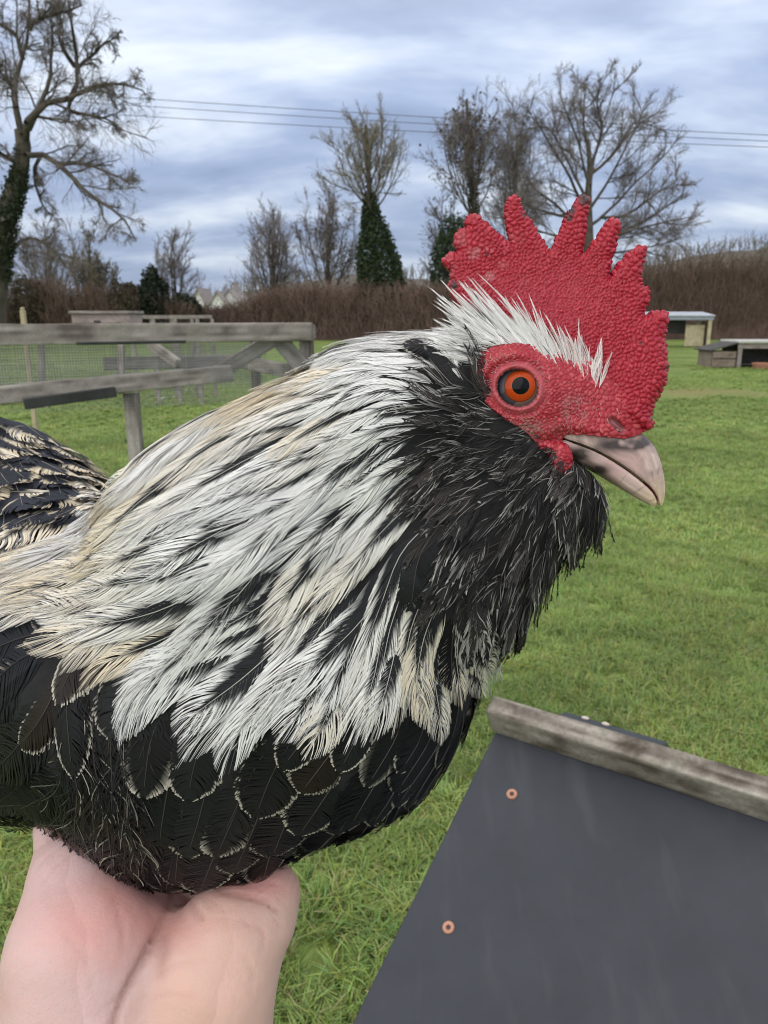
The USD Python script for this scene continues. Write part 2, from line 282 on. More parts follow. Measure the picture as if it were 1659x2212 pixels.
def bare_tree(seed, trunk, limbs, levels, label, name='bare_tree', twig=TWIG, tr=(.3, .1), limb_r=(.11, .02), leaves=None, ivy=None, min_twig=.011, group=None):
    """trunk and limbs are polylines in metres; the thing has a trunk, branches and twigs (and ivy or withered leaves)."""
    rng = np.random.default_rng(seed); base = np.asarray(trunk[0], float)
    t = thing(name, label, 'tree', base, group=group)
    tp = resample(trunk, 14); tp[1:-1] += rng.normal(0, .03, (12, 3))
    obj('trunk', (lambda v, f: (v - base, f))(*path_tube(tp, np.linspace(tr[0], tr[1], 14) * np.r_[1.25, np.ones(13)], 9)), BARK, t, smooth=True)
    LP = np.stack([resample(l, 9) for l in limbs]); LP[:, 1:] += np.cumsum(rng.normal(0, .05, LP[:, 1:].shape), 1) * .6
    llen = np.linalg.norm(np.diff(LP, axis=1), axis=2).sum(1)
    lr0 = np.clip(limb_r[0] * (llen / llen.mean()) ** .5, limb_r[0] * .5, limb_r[0] * 1.5)
    big = [segs_of(LP, lr0, np.full(len(LP), limb_r[1]), 6)]
    pos, R, Ln = LP, lr0, llen; fine, tips = [], []
    for q, (m, t0, ang, ratio, segs, wander, up, rr) in enumerate(levels):
        P, D, tt, par = spawn(rng, pos, m, t0, ang)
        Ln = Ln[par] * ratio * (1.1 - .55 * tt) * rng.uniform(.6, 1.3, len(tt)); R = rr * rng.uniform(.75, 1.3, len(tt)) * (1.1 - .4 * tt)
        pos = grow(rng, P, D, Ln, segs, wander, up)
        (big if q == 0 and len(levels) > 2 else fine).append(segs_of(pos, R, R * .45, 4 if q < 1 else 3)); tips.append(pos)
    v, f = join(big); obj('branches', (v - base, f), BARK, t, smooth=True)
    v, f = join(fine); obj('crown', (v - base, f), twig, t)
    if leaves:
        q = tips[-1].reshape(-1, 3); q = q[rng.choice(len(q), leaves[0])]
        v, f = leaf_cards(rng, q + rng.normal(0, .1, q.shape), leaves[1]); obj('leaves', (v - base, f), DRYLEAF, t)
    if ivy is not None:
        v, f = ivy; obj('ivy', (v - base, f), IVY, t)
    return t
def ivy_on(seed, path, radii, n, size):
    rng = np.random.default_rng(seed); p = resample(path, 40); r = np.interp(np.linspace(0, 1, 40), np.linspace(0, 1, len(radii)), radii)
    k = rng.choice(40, n, p=(r + .05) / (r + .05).sum()); a = rng.uniform(0, 2 * np.pi, n)
    lump = .65 + .7 * fbm(np.stack([np.cos(a) * 1.3, np.sin(a) * 1.3, p[k, 2] * .9], -1), 3, seed)
    rr = r[k] * lump * rng.uniform(.72, 1.03, n)
    q = p[k] + np.stack([np.cos(a) * rr, np.sin(a) * rr, rng.normal(0, .2, n)], 1)
    return leaf_cards(rng, q, size)
def Z3(pts, y, dy=0.0, rng=None):                                   # places in the photograph at the distance y, each a little nearer or further
    q = np.asarray(pts, float); d = np.full(len(q), 0.0) if rng is None else np.cumsum(rng.normal(0, dy, len(q)))
    return np.stack([at_y(a, b, y + c) for (a, b), c in zip(q, d)])
def bushy_limbs(rng, base, top, n, r, lo=.25, up=.7):
    """Limbs of a rounded, vase shaped crown: they leave the trunk low and end on a dome of radius r."""
    out = []; h = (top - base)[2]
    for k in range(n):
        rho = math.sqrt((k + .5) / n) * rng.uniform(.85, 1.05); a = k * 2.4 + rng.normal(0, .25); f = lo + (.72 - lo) * (1 - rho) * rng.uniform(.7, 1.2); s = base + (top - base) * min(f, .85)
        e = np.array([base[0] * .3 + top[0] * .7 + math.cos(a) * r * rho, base[1] + math.sin(a) * r * rho, base[2] + h * (.52 + .55 * up / .7 * .8 * math.sqrt(max(0, 1 - rho * rho)) + rng.normal(0, .05))]); e[2] = max(e[2], s[2] + .12 * h)
        m = s + (e - s) * np.array([.62, .62, .42]) ; out.append(np.stack([s, m, e]))
    return out
rg = np.random.default_rng(4)
def zz(*p): return [(a * .5, b * .5) for a, b in p]
# big tree at the left edge: its limbs as they stand in the photograph
Y = 30.0
tree_limbs = [zz((92, 575), (72, 460), (75, 350), (100, 260), (130, 120), (128, 20), (150, -120)), zz((110, 620), (130, 500), (200, 440), (290, 420), (335, 380), (325, 290), (330, 190), (300, 60), (310, -60)),
              zz((110, 672), (180, 665), (250, 710), (330, 790), (430, 860), (520, 930), (580, 1030)), zz((30, 1090), (90, 1040), (150, 1025), (210, 1060), (235, 1120)), zz((70, 700), (0, 650), (-80, 560), (-150, 380)),
              zz((290, 425), (360, 385), (440, 355), (560, 360), (630, 385)), zz((100, 260), (40, 120), (-20, 90), (-90, -30)), zz((76, 400), (20, 330), (-60, 210)), zz((130, 130), (200, 60), (260, 40), (360, 0)),
              zz((330, 300), (390, 250), (440, 200), (500, 140)), zz((125, 560), (170, 430), (210, 300), (220, 160), (200, 30)), zz((335, 395), (300, 470), (370, 500), (470, 520), (530, 560)), zz((180, 668), (150, 760), (170, 850), (220, 920)),
              zz((20, 960), (-60, 800), (-120, 700)), zz((250, 712), (330, 700), (430, 730), (560, 790)), zz((325, 290), (260, 180), (250, 80), (240, -80))]
bare_tree(1, Z3(zz((-30, 1480), (-15, 1250), (0, 1100), (20, 970), (62, 850), (82, 740), (95, 620), (92, 560)), Y), [Z3(l, Y, .5, rg) for l in tree_limbs],
          [(10, .08, .80, .38, 5, .24, .03, .032), (9, .05, .75, .48, 4, .26, -.04, .0135), (8, .05, .65, .58, 3, .26, -.14, .0072), (2, .1, .6, 1.0, 1, .2, -.14, .0056)], 'tall bare tree with an ivy covered trunk and drooping limbs at the left edge', tr=(.46, .24), limb_r=(.092, .022), min_twig=.012,
          ivy=ivy_on(3, Z3(zz((-20, 1200), (0, 1100), (20, 970), (62, 850), (84, 740), (95, 660)), Y), [.52, .50, .46, .41, .35, .24], 7000, .11))
def px_tree(seed, x, ytop, ybase, width, Y, n, levels, label, lo=.2, up=.7, tr=.2, twig=TWIG, **k):
    r = np.random.default_rng(seed + 100); b = at_y(x, ybase, Y); b[2] = 0.0; t = at_y(x, ytop, Y); lead = t - b
    top = b + lead * .80; rad = width * Y / F / 2 * .78
    tp = np.stack([b, b + lead * .4 + r.normal(0, .15, 3) * [1, 1, 0], top]); lim = bushy_limbs(r, b, top, n, rad, lo, up) + [np.stack([b + lead * .6, b + lead * .8 + r.normal(0, .2, 3), t])]
    return bare_tree(seed, tp, lim, levels, label, tr=(tr, tr * .3), twig=twig, **k)
L4 = [(9, .10, .66, .42, 5, .16, .05, .034), (9, .08, .62, .50, 4, .18, .05, .0155), (7, .05, .55, .62, 2, .2, .04, .0088), (3, .1, .5, .75, 1, .2, .03, .0070)]
L3 = [(7, .15, .55, .52, 4, .14, .09, .020), (7, .08, .5, .52, 3, .16, .07, .011), (5, .05, .5, .65, 2, .16, .05, .0078), (2, .1, .5, .7, 1, .2, .03, .0062)]
# the round oak: heavy spreading limbs
Yo = 46.0; oak = [((1270, 560), (1225, 520), (1160, 500), (1100, 470)), ((1268, 510), (1210, 450), (1150, 400), (1100, 340)), ((1270, 470), (1230, 380), (1190, 310), (1150, 240)), ((1271, 420), (1250, 320), (1225, 250), (1205, 190)),
       ((1274, 400), (1290, 310), (1310, 240), (1330, 190)), ((1275, 450), (1320, 380), (1355, 310), (1385, 240)), ((1272, 490), (1330, 440), (1390, 380), (1440, 330)), ((1275, 530), (1340, 500), (1410, 470), (1480, 420)),
       ((1275, 560), (1330, 545), (1400, 530), (1470, 510)), ((1272, 330), (1265, 250), (1270, 200), (1268, 172)), ((1300, 470), (1340, 470), (1400, 430), (1460, 390)), ((1240, 470), (1180, 460), (1120, 430), (1085, 400)), ((1272, 380), (1330, 330), (1370, 270), (1420, 270)),
       ((1270, 440), (1220, 340), (1170, 270), (1120, 280)), ((1272, 360), (1300, 270), (1290, 210), (1300, 178)), ((1274, 540), (1320, 520), (1390, 490), (1490, 465))]
bare_tree(2, Z3([(1272, 760), (1272, 600), (1271, 480), (1273, 380), (1270, 300)], Yo), [Z3(l, Yo, .8, rg) for l in oak], L4, 'broad bare oak with a rounded crown behind the rooster comb', tr=(.50, .10), limb_r=(.092, .022), min_twig=.013)
bare_tree(3, Z3([(1030, 760), (1026, 560), (1022, 420), (1012, 300), (1008, 215)], 44), bushy_limbs(np.random.default_rng(8), at_y(1026, 560, 44), at_y(1008, 225, 44), 16, 1.75, .2, .7), L3, 'slim bare tree with withered leaves and ivy left of the oak',
          tr=(.30, .08), limb_r=(.05, .015), leaves=(900, .17), ivy=ivy_on(5, Z3([(1030, 700), (1026, 560), (1022, 430), (1017, 380)], 44), [.5, .42, .36, .15], 2500, .16))
px_tree(4, 1108, 215, 760, 120, 45, 12, L3, 'thin bare sapling tree standing between the slim tree and the oak', .25, .9, .14, limb_r=(.05, .014))
bare_tree(5, Z3([(822, 760), (815, 600), (800, 450), (795, 330), (790, 270)], 43), bushy_limbs(np.random.default_rng(9), at_y(806, 500, 43), at_y(792, 270, 43), 16, 2.0, .12, .75), L3, 'bare topped tree in the middle whose trunk is thickly wrapped in ivy',
          tr=(.34, .08), limb_r=(.05, .015), twig=TWIG_PALE, ivy=ivy_on(6, Z3([(822, 660), (822, 600), (815, 540), (802, 470), (798, 425)], 43), [1.45, 1.35, 1.05, .62, .25], 9500, .19))
px_tree(6, 705, 395, 760, 190, 47, 13, L3, 'bare brownish tree just left of the ivy wrapped tree', .2, .8, .18, limb_r=(.045, .014), leaves=(500, .15))
px_tree(7, 590, 470, 760, 140, 46, 13, L3, 'low bare pinkish tree above the red hedge', .2, 1.1, .15, limb_r=(.05, .013))
px_tree(8, 205, 495, 760, 150, 42, 16, L3, 'rounded pale grey bush tree behind the left pen', .2, .7, .16, twig=TWIG_PALE, limb_r=(.045, .014), leaves=(900, .12))
px_tree(9, 375, 515, 760, 110, 48, 9, L3, 'small wispy bare tree right of the dark evergreen bush', .2, 1.2, .12, limb_r=(.04, .012))
px_tree(20, 110, 470, 760, 190, 50, 13, L3, 'thin bare tree partly behind the big left tree', .15, .9, .15, limb_r=(.05, .013))
px_tree(21, 965, 430, 760, 70, 45, 8, L3, 'wispy shrub tree beside the slim ivy tree', .2, 1.0, .1, limb_r=(.04, .012), leaves=(260, .17))
def bush(seed, x, ytop, w, Y, label, m, n=3500, size=.2, name='evergreen_bush'):
    rng = np.random.default_rng(seed); t = at_y(x, ytop, Y); b = np.array([t[0], t[1], 0.0]); h = t[2]; r = w * Y / F / 2
    th = thing(name, label, 'bush', b)
    q = nrm(rng.normal(size=(n, 3))); k = .72 + .55 * fbm(q * 2.2 + seed, 3, seed); rr = rng.uniform(.55, 1, n) ** .5 * k
    P = q * rr[:, None] * [r, r, h * .55] + [0, 0, h * .45]; P = P[P[:, 2] > .02]
    obj('foliage', leaf_cards(rng, P, size), m, th)
    st = grow(rng, np.tile([[0, 0, 0.0]], (9, 1)), nrm(rng.normal(size=(9, 3)) * [.5, .5, 0] + [0, 0, 1]), np.full(9, h * .75), 4, .15, .05)
    obj('stems', segs_of(st, np.full(9, .05), np.full(9, .015), 5), BARK, th)
bush(31, 328, 580, 70, 40, 'dark evergreen bush standing in the left hedge', EVERGREEN)
bush(32, 985, 470, 110, 43.5, 'dark ivy covered thorn bush at the foot of the slim tree', IVY, 5000, .2, 'ivy_bush')
bush(33, 62, 598, 95, 40.3, 'dull brown bramble bush in the left hedge, nearest the big tree', BRACT, 3200, .17, 'bramble_bush')
bush(34, 268, 600, 80, 40.2, 'dull brown bramble bush just left of the dark evergreen bush', BRACT, 2600, .17, 'bramble_bush')
bush(35, 398, 628, 70, 40.6, 'low dark bramble bush at the right end of the left hedge', EVERGREEN, 2200, .16, 'bramble_bush')
# ---------------------------------------------------------------- hedges
def hedge(seed, x0, x1, Y, h, depth, label, twig, n, core_m, leaf=None):
    """A hedge along x from x0 to x1 (metres): a dense dark heart and thousands of upright twigs around it."""
    rng = np.random.default_rng(seed); th = thing('hedge', label, 'hedge', ((x0 + x1) / 2, Y, 0)); ox = np.array([(x0 + x1) / 2, Y, 0])
    nx = int((x1 - x0) / .5) + 1; xs = np.linspace(x0, x1, nx); prof = np.linspace(0, np.pi, 9)
    top = h * (.80 + .22 * fbm(np.stack([xs * .30, 0 * xs, 0 * xs + seed], -1), 3, seed)) if callable(h) is False else h(xs)
    X = np.repeat(xs[:, None], 9, 1); wob = .25 * (fbm(np.stack([X * 1.1, np.repeat(prof[None], nx, 0) * 2, 0 * X], -1), 3, seed + 1) - .5)
    V = np.stack([X, Y - np.cos(prof)[None] * (depth / 2 + wob), np.sin(prof)[None] ** .45 * (top[:, None] * .86 + wob)], -1)
    i, j = np.meshgrid(np.arange(nx - 1), np.arange(8), indexing='ij')
    obj('heart', (V.reshape(-1, 3) - ox, quads(np.stack([i * 9 + j, i * 9 + j + 1, (i + 1) * 9 + j + 1, (i + 1) * 9 + j], -1).reshape(-1, 4))[:, ::-1]), core_m, th, smooth=True)
    bx = rng.uniform(x0, x1, n); tz = np.interp(bx, xs, top); front = rng.random(n) < .75
    by = np.where(front, Y - depth / 2 + rng.uniform(-.35, .3, n), Y + rng.uniform(-.5, .5, n) * depth); z0 = np.where(front, rng.uniform(0, .8, n) * tz, tz * .7)
    P = np.stack([bx, by, z0], 1); D = nrm(np.stack([rng.normal(0, .34, n), rng.normal(-.05, .25, n), np.ones(n)], 1)); Ln = np.minimum(rng.uniform(.5, 1.5, n), (tz * 1.10 - z0).clip(.2))
    pos = grow(rng, P, D, Ln, 3, .12, .05)
    P2, D2, tt, par = spawn(rng, pos, 2, .3, .5); pos2 = grow(rng, P2, D2, Ln[par] * .45, 2, .15, .03)
    v, f = join([segs_of(pos, np.full(n, .013), np.full(n, .007), 3), segs_of(pos2, np.full(len(P2), .009), np.full(len(P2), .006), 3)])
    obj('twigs', (v - ox, f), twig, th, kind='stuff')
    if leaf:
        k = rng.choice(len(P2), leaf[0]); v, f = leaf_cards(rng, pos2[k, -1] + rng.normal(0, .08, (leaf[0], 3)), leaf[1]); obj('leaves', (v - ox, f), leaf[2], th, kind='stuff')
HEART = noisy('hedge_heart', (0.035, 0.027, 0.019), (0.085, 0.06, 0.043), 2.5, .95, bump=.8, bscale=9, bdist=.1)
HEART_RED = noisy('red_hedge_heart', (0.065, 0.042, 0.034), (0.14, 0.09, 0.072), 2.5, .95, bump=.8, bscale=9, bdist=.1)
def skyline(Y, xs, px, py): return np.interp(829.5 + xs / Y * F, px, [1.30 + (680 - q) / F * Y for q in py])
hedge(41, -44, -9.7, 41, lambda xs: skyline(41, xs, [-300, 0, 60, 130, 200, 270, 330, 380, 437], [632, 626, 634, 618, 630, 640, 640, 655, 668]) + .45 * (fbm(np.stack([xs * .9, 0 * xs, 0 * xs], -1), 3, 9) - .5), 2.2, 'dark brown hedge with brambles behind the left pen', TWIG_BROWN, 6800, HEART, (5000, .11, BRACT))
hedge(42, -10.0, 5.5, 42.5, lambda xs: skyline(42.5, xs, [430, 480, 540, 580, 650, 760, 900, 1050], [672, 672, 664, 642, 632, 636, 630, 632]) + .35 * (fbm(np.stack([xs * .8, 0 * xs, 0 * xs], -1), 3, 19) - .5), 1.6, 'reddish brown hornbeam hedge behind the rooster neck', TWIG_RED, 4600, HEART_RED, (4000, .10, BRACT))
hedge(43, 5.7, 30, 43.5, lambda xs: np.interp(xs, [5.7, 12, 15.5, 22, 30], [3.1, 3.6, 4.15, 4.5, 4.7]) + .3 * (fbm(np.stack([xs * .5, 0 * xs, 0 * xs], -1), 2, 9) - .5), 2.0, 'tall brown hedge behind the sheds on the right', TWIG_BROWN, 5200, HEART_RED, (2500, .10, BRACT))
# ---------------------------------------------------------------- far hills and wood, houses, wires
def ridge(name, x0, x1, Y, prof, m, n, seed):
    rng = np.random.default_rng(seed); xs = np.linspace(x0, x1, 90); t = np.interp(xs, *prof); t = t * (.93 + .14 * fbm(np.stack([xs * .12, 0 * xs, 0 * xs], -1), 3, seed)); K = 7
    q = np.linspace(0, np.pi / 2, K); wob = fbm(np.stack([np.repeat(xs[:, None], K, 1) * .25, np.repeat(q[None], 90, 0) * 3, np.zeros((90, K))], -1), 3, seed + 2) - .5
    V = np.stack([np.repeat(xs[:, None], K, 1), Y + 70 * (1 - np.cos(q))[None] + 0 * xs[:, None], np.sin(q)[None] * t[:, None] + wob * 1.2 * np.sin(q)[None]], -1)
    i, j = np.meshgrid(np.arange(89), np.arange(K - 1), indexing='ij')
    tag(obj(name, (V.reshape(-1, 3), quads(np.stack([i * K + j, (i + 1) * K + j, (i + 1) * K + j + 1, i * K + j + 1], -1).reshape(-1, 4))), m, smooth=True), kind='structure')
    P = V.reshape(-1, 3)[rng.choice(90 * K, n)] + rng.normal(0, 1, (n, 3)) * [2, 3, .2]
    pos = grow(rng, P, nrm(rng.normal(0, .22, (n, 3)) + [0, 0, 1]), rng.uniform(2, 5, n), 2, .15, 0); P2, D2, tt, par = spawn(rng, pos, 5, .25, .6); pos2 = grow(rng, P2, D2, rng.uniform(.8, 2, len(P2)), 2, .2, .05)
    return join([segs_of(pos, np.full(n, .12), np.full(n, .05), 3), segs_of(pos2, np.full(len(P2), .055), np.full(len(P2), .03), 3)])
HILLM = noisy('far_hill', (0.075, 0.066, 0.052), (0.13, 0.11, 0.088), .12, .95, bump=.6, bscale=.6, bdist=1.0)
FARWOOD = noisy('far_wood', (0.10, 0.092, 0.07), (0.17, 0.15, 0.12), .2, .95)
w1 = ridge('far_hill', 50, 150, 170, ([50, 75, 90, 110, 150], [9, 14, 17.5, 20, 23]), HILLM, 1000, 3)
w2 = ridge('far_hill', -66, 40, 210, ([-66, -45, -30, -10, 20, 40], [2, 9, 12, 14, 13, 13]), HILLM, 800, 5)
tag(obj('far_wood', join([w1, w2]), FARWOOD), 'grey brown bare woodland on the low hills beyond the hedges', 'woodland', kind='stuff')
WHITE_WALL = noisy('white_render', (0.62, 0.61, 0.58), (0.74, 0.73, 0.70), 1.0, .8); ROOF = noisy('slate_roof', (0.20, 0.17, 0.155), (0.30, 0.26, 0.24), 2.0, .7); PANE = noisy('dark_pane', (0.03, 0.035, 0.04), (0.05, 0.055, 0.06), 1.0, .2)
def house(x, ytop, w, Y, dep, label, chimney):
    t = at_y(x, ytop, Y); h = t[2]; e = h * .52; W2 = w * Y / F / 2; th = thing('house', label, 'house', (t[0], Y, 0), group=None)
    v = np.array([[-W2, 0, 0], [W2, 0, 0], [W2, 0, e], [0, 0, h * .97], [-W2, 0, e]]); v = np.vstack([v, v + [0, dep, 0]])
    f = np.array([[0, 1, 2], [0, 2, 4], [2, 3, 4], [5, 7, 6], [5, 9, 7], [7, 9, 8], [0, 5, 6], [0, 6, 1], [1, 6, 7], [1, 7, 2], [4, 9, 5], [4, 5, 0], [2, 7, 8], [2, 8, 3], [3, 8, 9], [3, 9, 4]]); obj('wall', (v, f), WHITE_WALL, th)
    sl = math.atan2(h * .97 - e, W2); ln = math.hypot(W2, h * .97 - e) + .5
    for s in (-1, 1):
        R = np.array([[math.cos(sl), 0, s * math.sin(sl)], [0, 1, 0], [-s * math.sin(sl), 0, math.cos(sl)]])
        obj('roof', box((s * (W2 + .18) / 2, dep / 2 - .05, (h * .97 + e) / 2 + .02), (ln, dep + .7, .16), R), ROOF, th)
    for k in (-1, 1):
        obj('window', box((k * W2 * .42, -.02, e * .62), (1.0, .08, 1.1)), PANE, th)
    if chimney: obj('chimney', box((0, dep * .6, h + .4), (.7, .7, 1.6), None, .02), ROOF, th)
house(468, 630, 38, 118, 9, 'smaller white gabled house far off above the hedge, left of its twin', False)
house(494, 625, 50, 122, 10, 'larger white gabled house far off, nearest to the red hedge', True)
house(427, 622, 26, 126, 8, 'narrow white house far off beside the wispy tree', False)
WIRE = noisy('wire', (0.05, 0.05, 0.055), (0.07, 0.07, 0.075), 1.0, .5)
for nm, (ya, yb) in {'topmost': (212, 292), 'middle': (228, 305), 'lowest': (250, 318)}.items():
    p = [at_y(xx, ya + (yb - ya) * (xx - 310) / 1340 + 26 * ((xx - 900) / 900) ** 2 * -.25 + 4, 62 - (xx - 800) * .004) for xx in np.linspace(-700, 2300, 26)]
    tag(obj('power_line', path_tube(p, .022, 5), WIRE), '%s of the three overhead power lines crossing the cloudy sky' % nm, 'power line')
# ---------------------------------------------------------------- the rooster: form
FEATHER = L('feather', {'a': ('attribute', {'attribute': 'col'}), 'p': ('principled_bsdf', {'roughness': .62, 'specular_ior_level': .25}), 't': ('translucent_bsdf', {}), 'x': ('mix_closure', {'fac': .16})},
            [('a.color', 'p.base_color'), ('a.color', 't.color'), ('p.BSDF', 'x.closure1'), ('t.BSDF', 'x.closure2')], surface='x.closure')
GLOSSY_FEATHER = L('glossy_feather', {'a': ('attribute', {'attribute': 'col'}), 'p': ('principled_bsdf', {'roughness': .48, 'specular_ior_level': .22})}, [('a.color', 'p.base_color')])
def SPH(px, py, d, mm): return W(px, py, d), mm / 1000.0
CONES = [(SPH(1085, 842, .2265, 12.0), SPH(1010, 850, .229, 17)), (SPH(1010, 850, .229, 17), SPH(860, 950, .236, 31)), (SPH(860, 950, .236, 31), SPH(580, 1195, .254, 49)), (SPH(580, 1195, .254, 49), SPH(440, 1500, .268, 56)),
         (SPH(1085, 1000, .227, 14), SPH(1205, 1096, .226, 12.0)), (SPH(1085, 1000, .227, 14), SPH(930, 1170, .238, 33)), (SPH(1205, 1096, .226, 12.0), SPH(1010, 1190, .234, 27)), (SPH(930, 1170, .238, 33), SPH(690, 1440, .254, 50)), (SPH(690, 1440, .254, 50), SPH(470, 1560, .265, 50)),
         (SPH(440, 1500, .268, 56), SPH(160, 1420, .31, 60)), (SPH(160, 1420, .31, 60), SPH(-60, 1200, .38, 68)), (SPH(-60, 1200, .38, 68), SPH(-330, 1290, .47, 50))]
CA = np.array([c[0][0] for c in CONES]); CB = np.array([c[1][0] for c in CONES]); RA = np.array([c[0][1] for c in CONES]); RB = np.array([c[1][1] for c in CONES])
def sdf(P):
    P = np.asarray(P); out = None
    for a, b, ra, rb in zip(CA, CB, RA, RB):
        d = b - a; t = np.clip((P - a) @ d / (d @ d), 0, 1); q = np.linalg.norm(P - a - t[..., None] * d, axis=-1) - (ra + t * (rb - ra))
        if out is None: out = q
        else:
            k = .010; h = np.clip(.5 + .5 * (out - q) / k, 0, 1); out = out * (1 - h) + q * h - k * h * (1 - h)
    return out
def grad(P, e=1e-4):
    g = np.stack([sdf(P + e * a) - sdf(P - e * a) for a in np.eye(3)], -1); return nrm(g)
def nrm(v): return v / np.maximum(np.linalg.norm(v, axis=-1, keepdims=True), 1e-9)
def onto(P, off=0.0, it=3):
    for _ in range(it): P = P - (sdf(P) - off)[..., None] * grad(P)
    return P
GUIDES = np.array([  # place in the photograph and the way the plumage lies there
    (1000, 712, -1, .05), (900, 730, -1, .1), (700, 790, -.93, .3), (520, 850, -.87, .45), (400, 930, -.78, .6), (250, 1060, -.8, .55), (100, 1150, -.95, .3), (900, 790, -.97, .2), (750, 880, -.9, .4), (600, 1000, -.86, .5),
    (450, 1100, -.86, .5), (300, 1200, -.92, .38), (150, 1280, -.96, .25), (300, 1350, -.92, .38), (820, 960, -.8, .6), (700, 1080, -.76, .65), (600, 1200, -.77, .64), (500, 1330, -.84, .55), (450, 1450, -.84, .55), (850, 1080, -.6, .8), (780, 1200, -.60, .80),
    (700, 1350, -.58, .82), (600, 1500, -.72, .69), (880, 1250, -.26, .97), (850, 1400, -.2, .98), (760, 1500, -.42, .9), (900, 1500, -.08, 1), (1000, 1350, -.05, 1), (1050, 1400, -.15, 1), (960, 1450, -.05, 1),
    (1020, 800, -.55, -.8), (960, 790, -.65, -.75), (900, 820, -.95, -.3), (1050, 880, -.85, -.3), (950, 900, -.98, .05), (1080, 940, -.95, .12), (870, 950, -.95, .3), (1000, 1000, -.93, .35), (1130, 1010, -.8, .55), (900, 1080, -.85, .5), (1050, 1100, -.78, .62),
    (1180, 1080, -.55, .83), (1250, 1080, -.25, .97), (1310, 1080, -.05, 1), (1000, 1200, -.62, .78), (1120, 1200, -.55, .83), (1220, 1200, -.4, .92), (950, 1300, -.42, .9), (1100, 1330, -.45, .9), (1180, 1330, -.45, .9),
    (900, 1650, -.6, .8), (750, 1700, -.55, .85), (600, 1750, -.4, .9), (500, 1820, -.5, .85), (350, 1700, -.15, 1), (250, 1800, .2, .98), (200, 1650, .2, .98), (160, 1560, .05, 1), (700, 1820, -.7, .7),
    (80, 1290, -.97, .25), (60, 1550, -.6, .8), (50, 1720, -.95, .2), (-150, 1300, -.97, .2), (100, 960, .55, .8), (200, 1040, .6, .75), (60, 1090, .75, .6), (-100, 950, .3, .9)], float)
def flow(P, N):
    px, py, d = PX(P); w = 1.0 / (((px[..., None] - GUIDES[:, 0]) ** 2 + (py[..., None] - GUIDES[:, 1]) ** 2) + 400.0) ** 1.6
    w /= w.sum(-1, keepdims=True); u, v = w @ GUIDES[:, 2], w @ GUIDES[:, 3]
    T = u[..., None] * RT - v[..., None] * UP
    V = nrm(P - EYE); vn = (V * N).sum(-1, keepdims=True); lam = np.clip(-(T * N).sum(-1, keepdims=True) / np.where(np.abs(vn) < .12, np.where(vn < 0, -.12, .12), vn), -1.8, 1.8)
    T = T + lam * V                                                 # lies in the skin and keeps its course
    return nrm(T - (T * N).sum(-1, keepdims=True) * N)
def trace(P, Ln, steps, jit=0.0, rng=None, drift=None):
    """Spines that follow the body: (N, steps+1, 3) with their normals."""
    P = onto(P); S, Ns = [P], [grad(P)]
    for s in range(steps):
        T = flow(P, Ns[-1])
        if drift is not None: T = nrm(T + drift[:, None] * np.cross(Ns[-1], T))
        P = onto(P + T * (Ln / steps)[:, None], it=2); S.append(P); Ns.append(grad(P))
    return np.stack(S, 1), np.stack(Ns, 1)
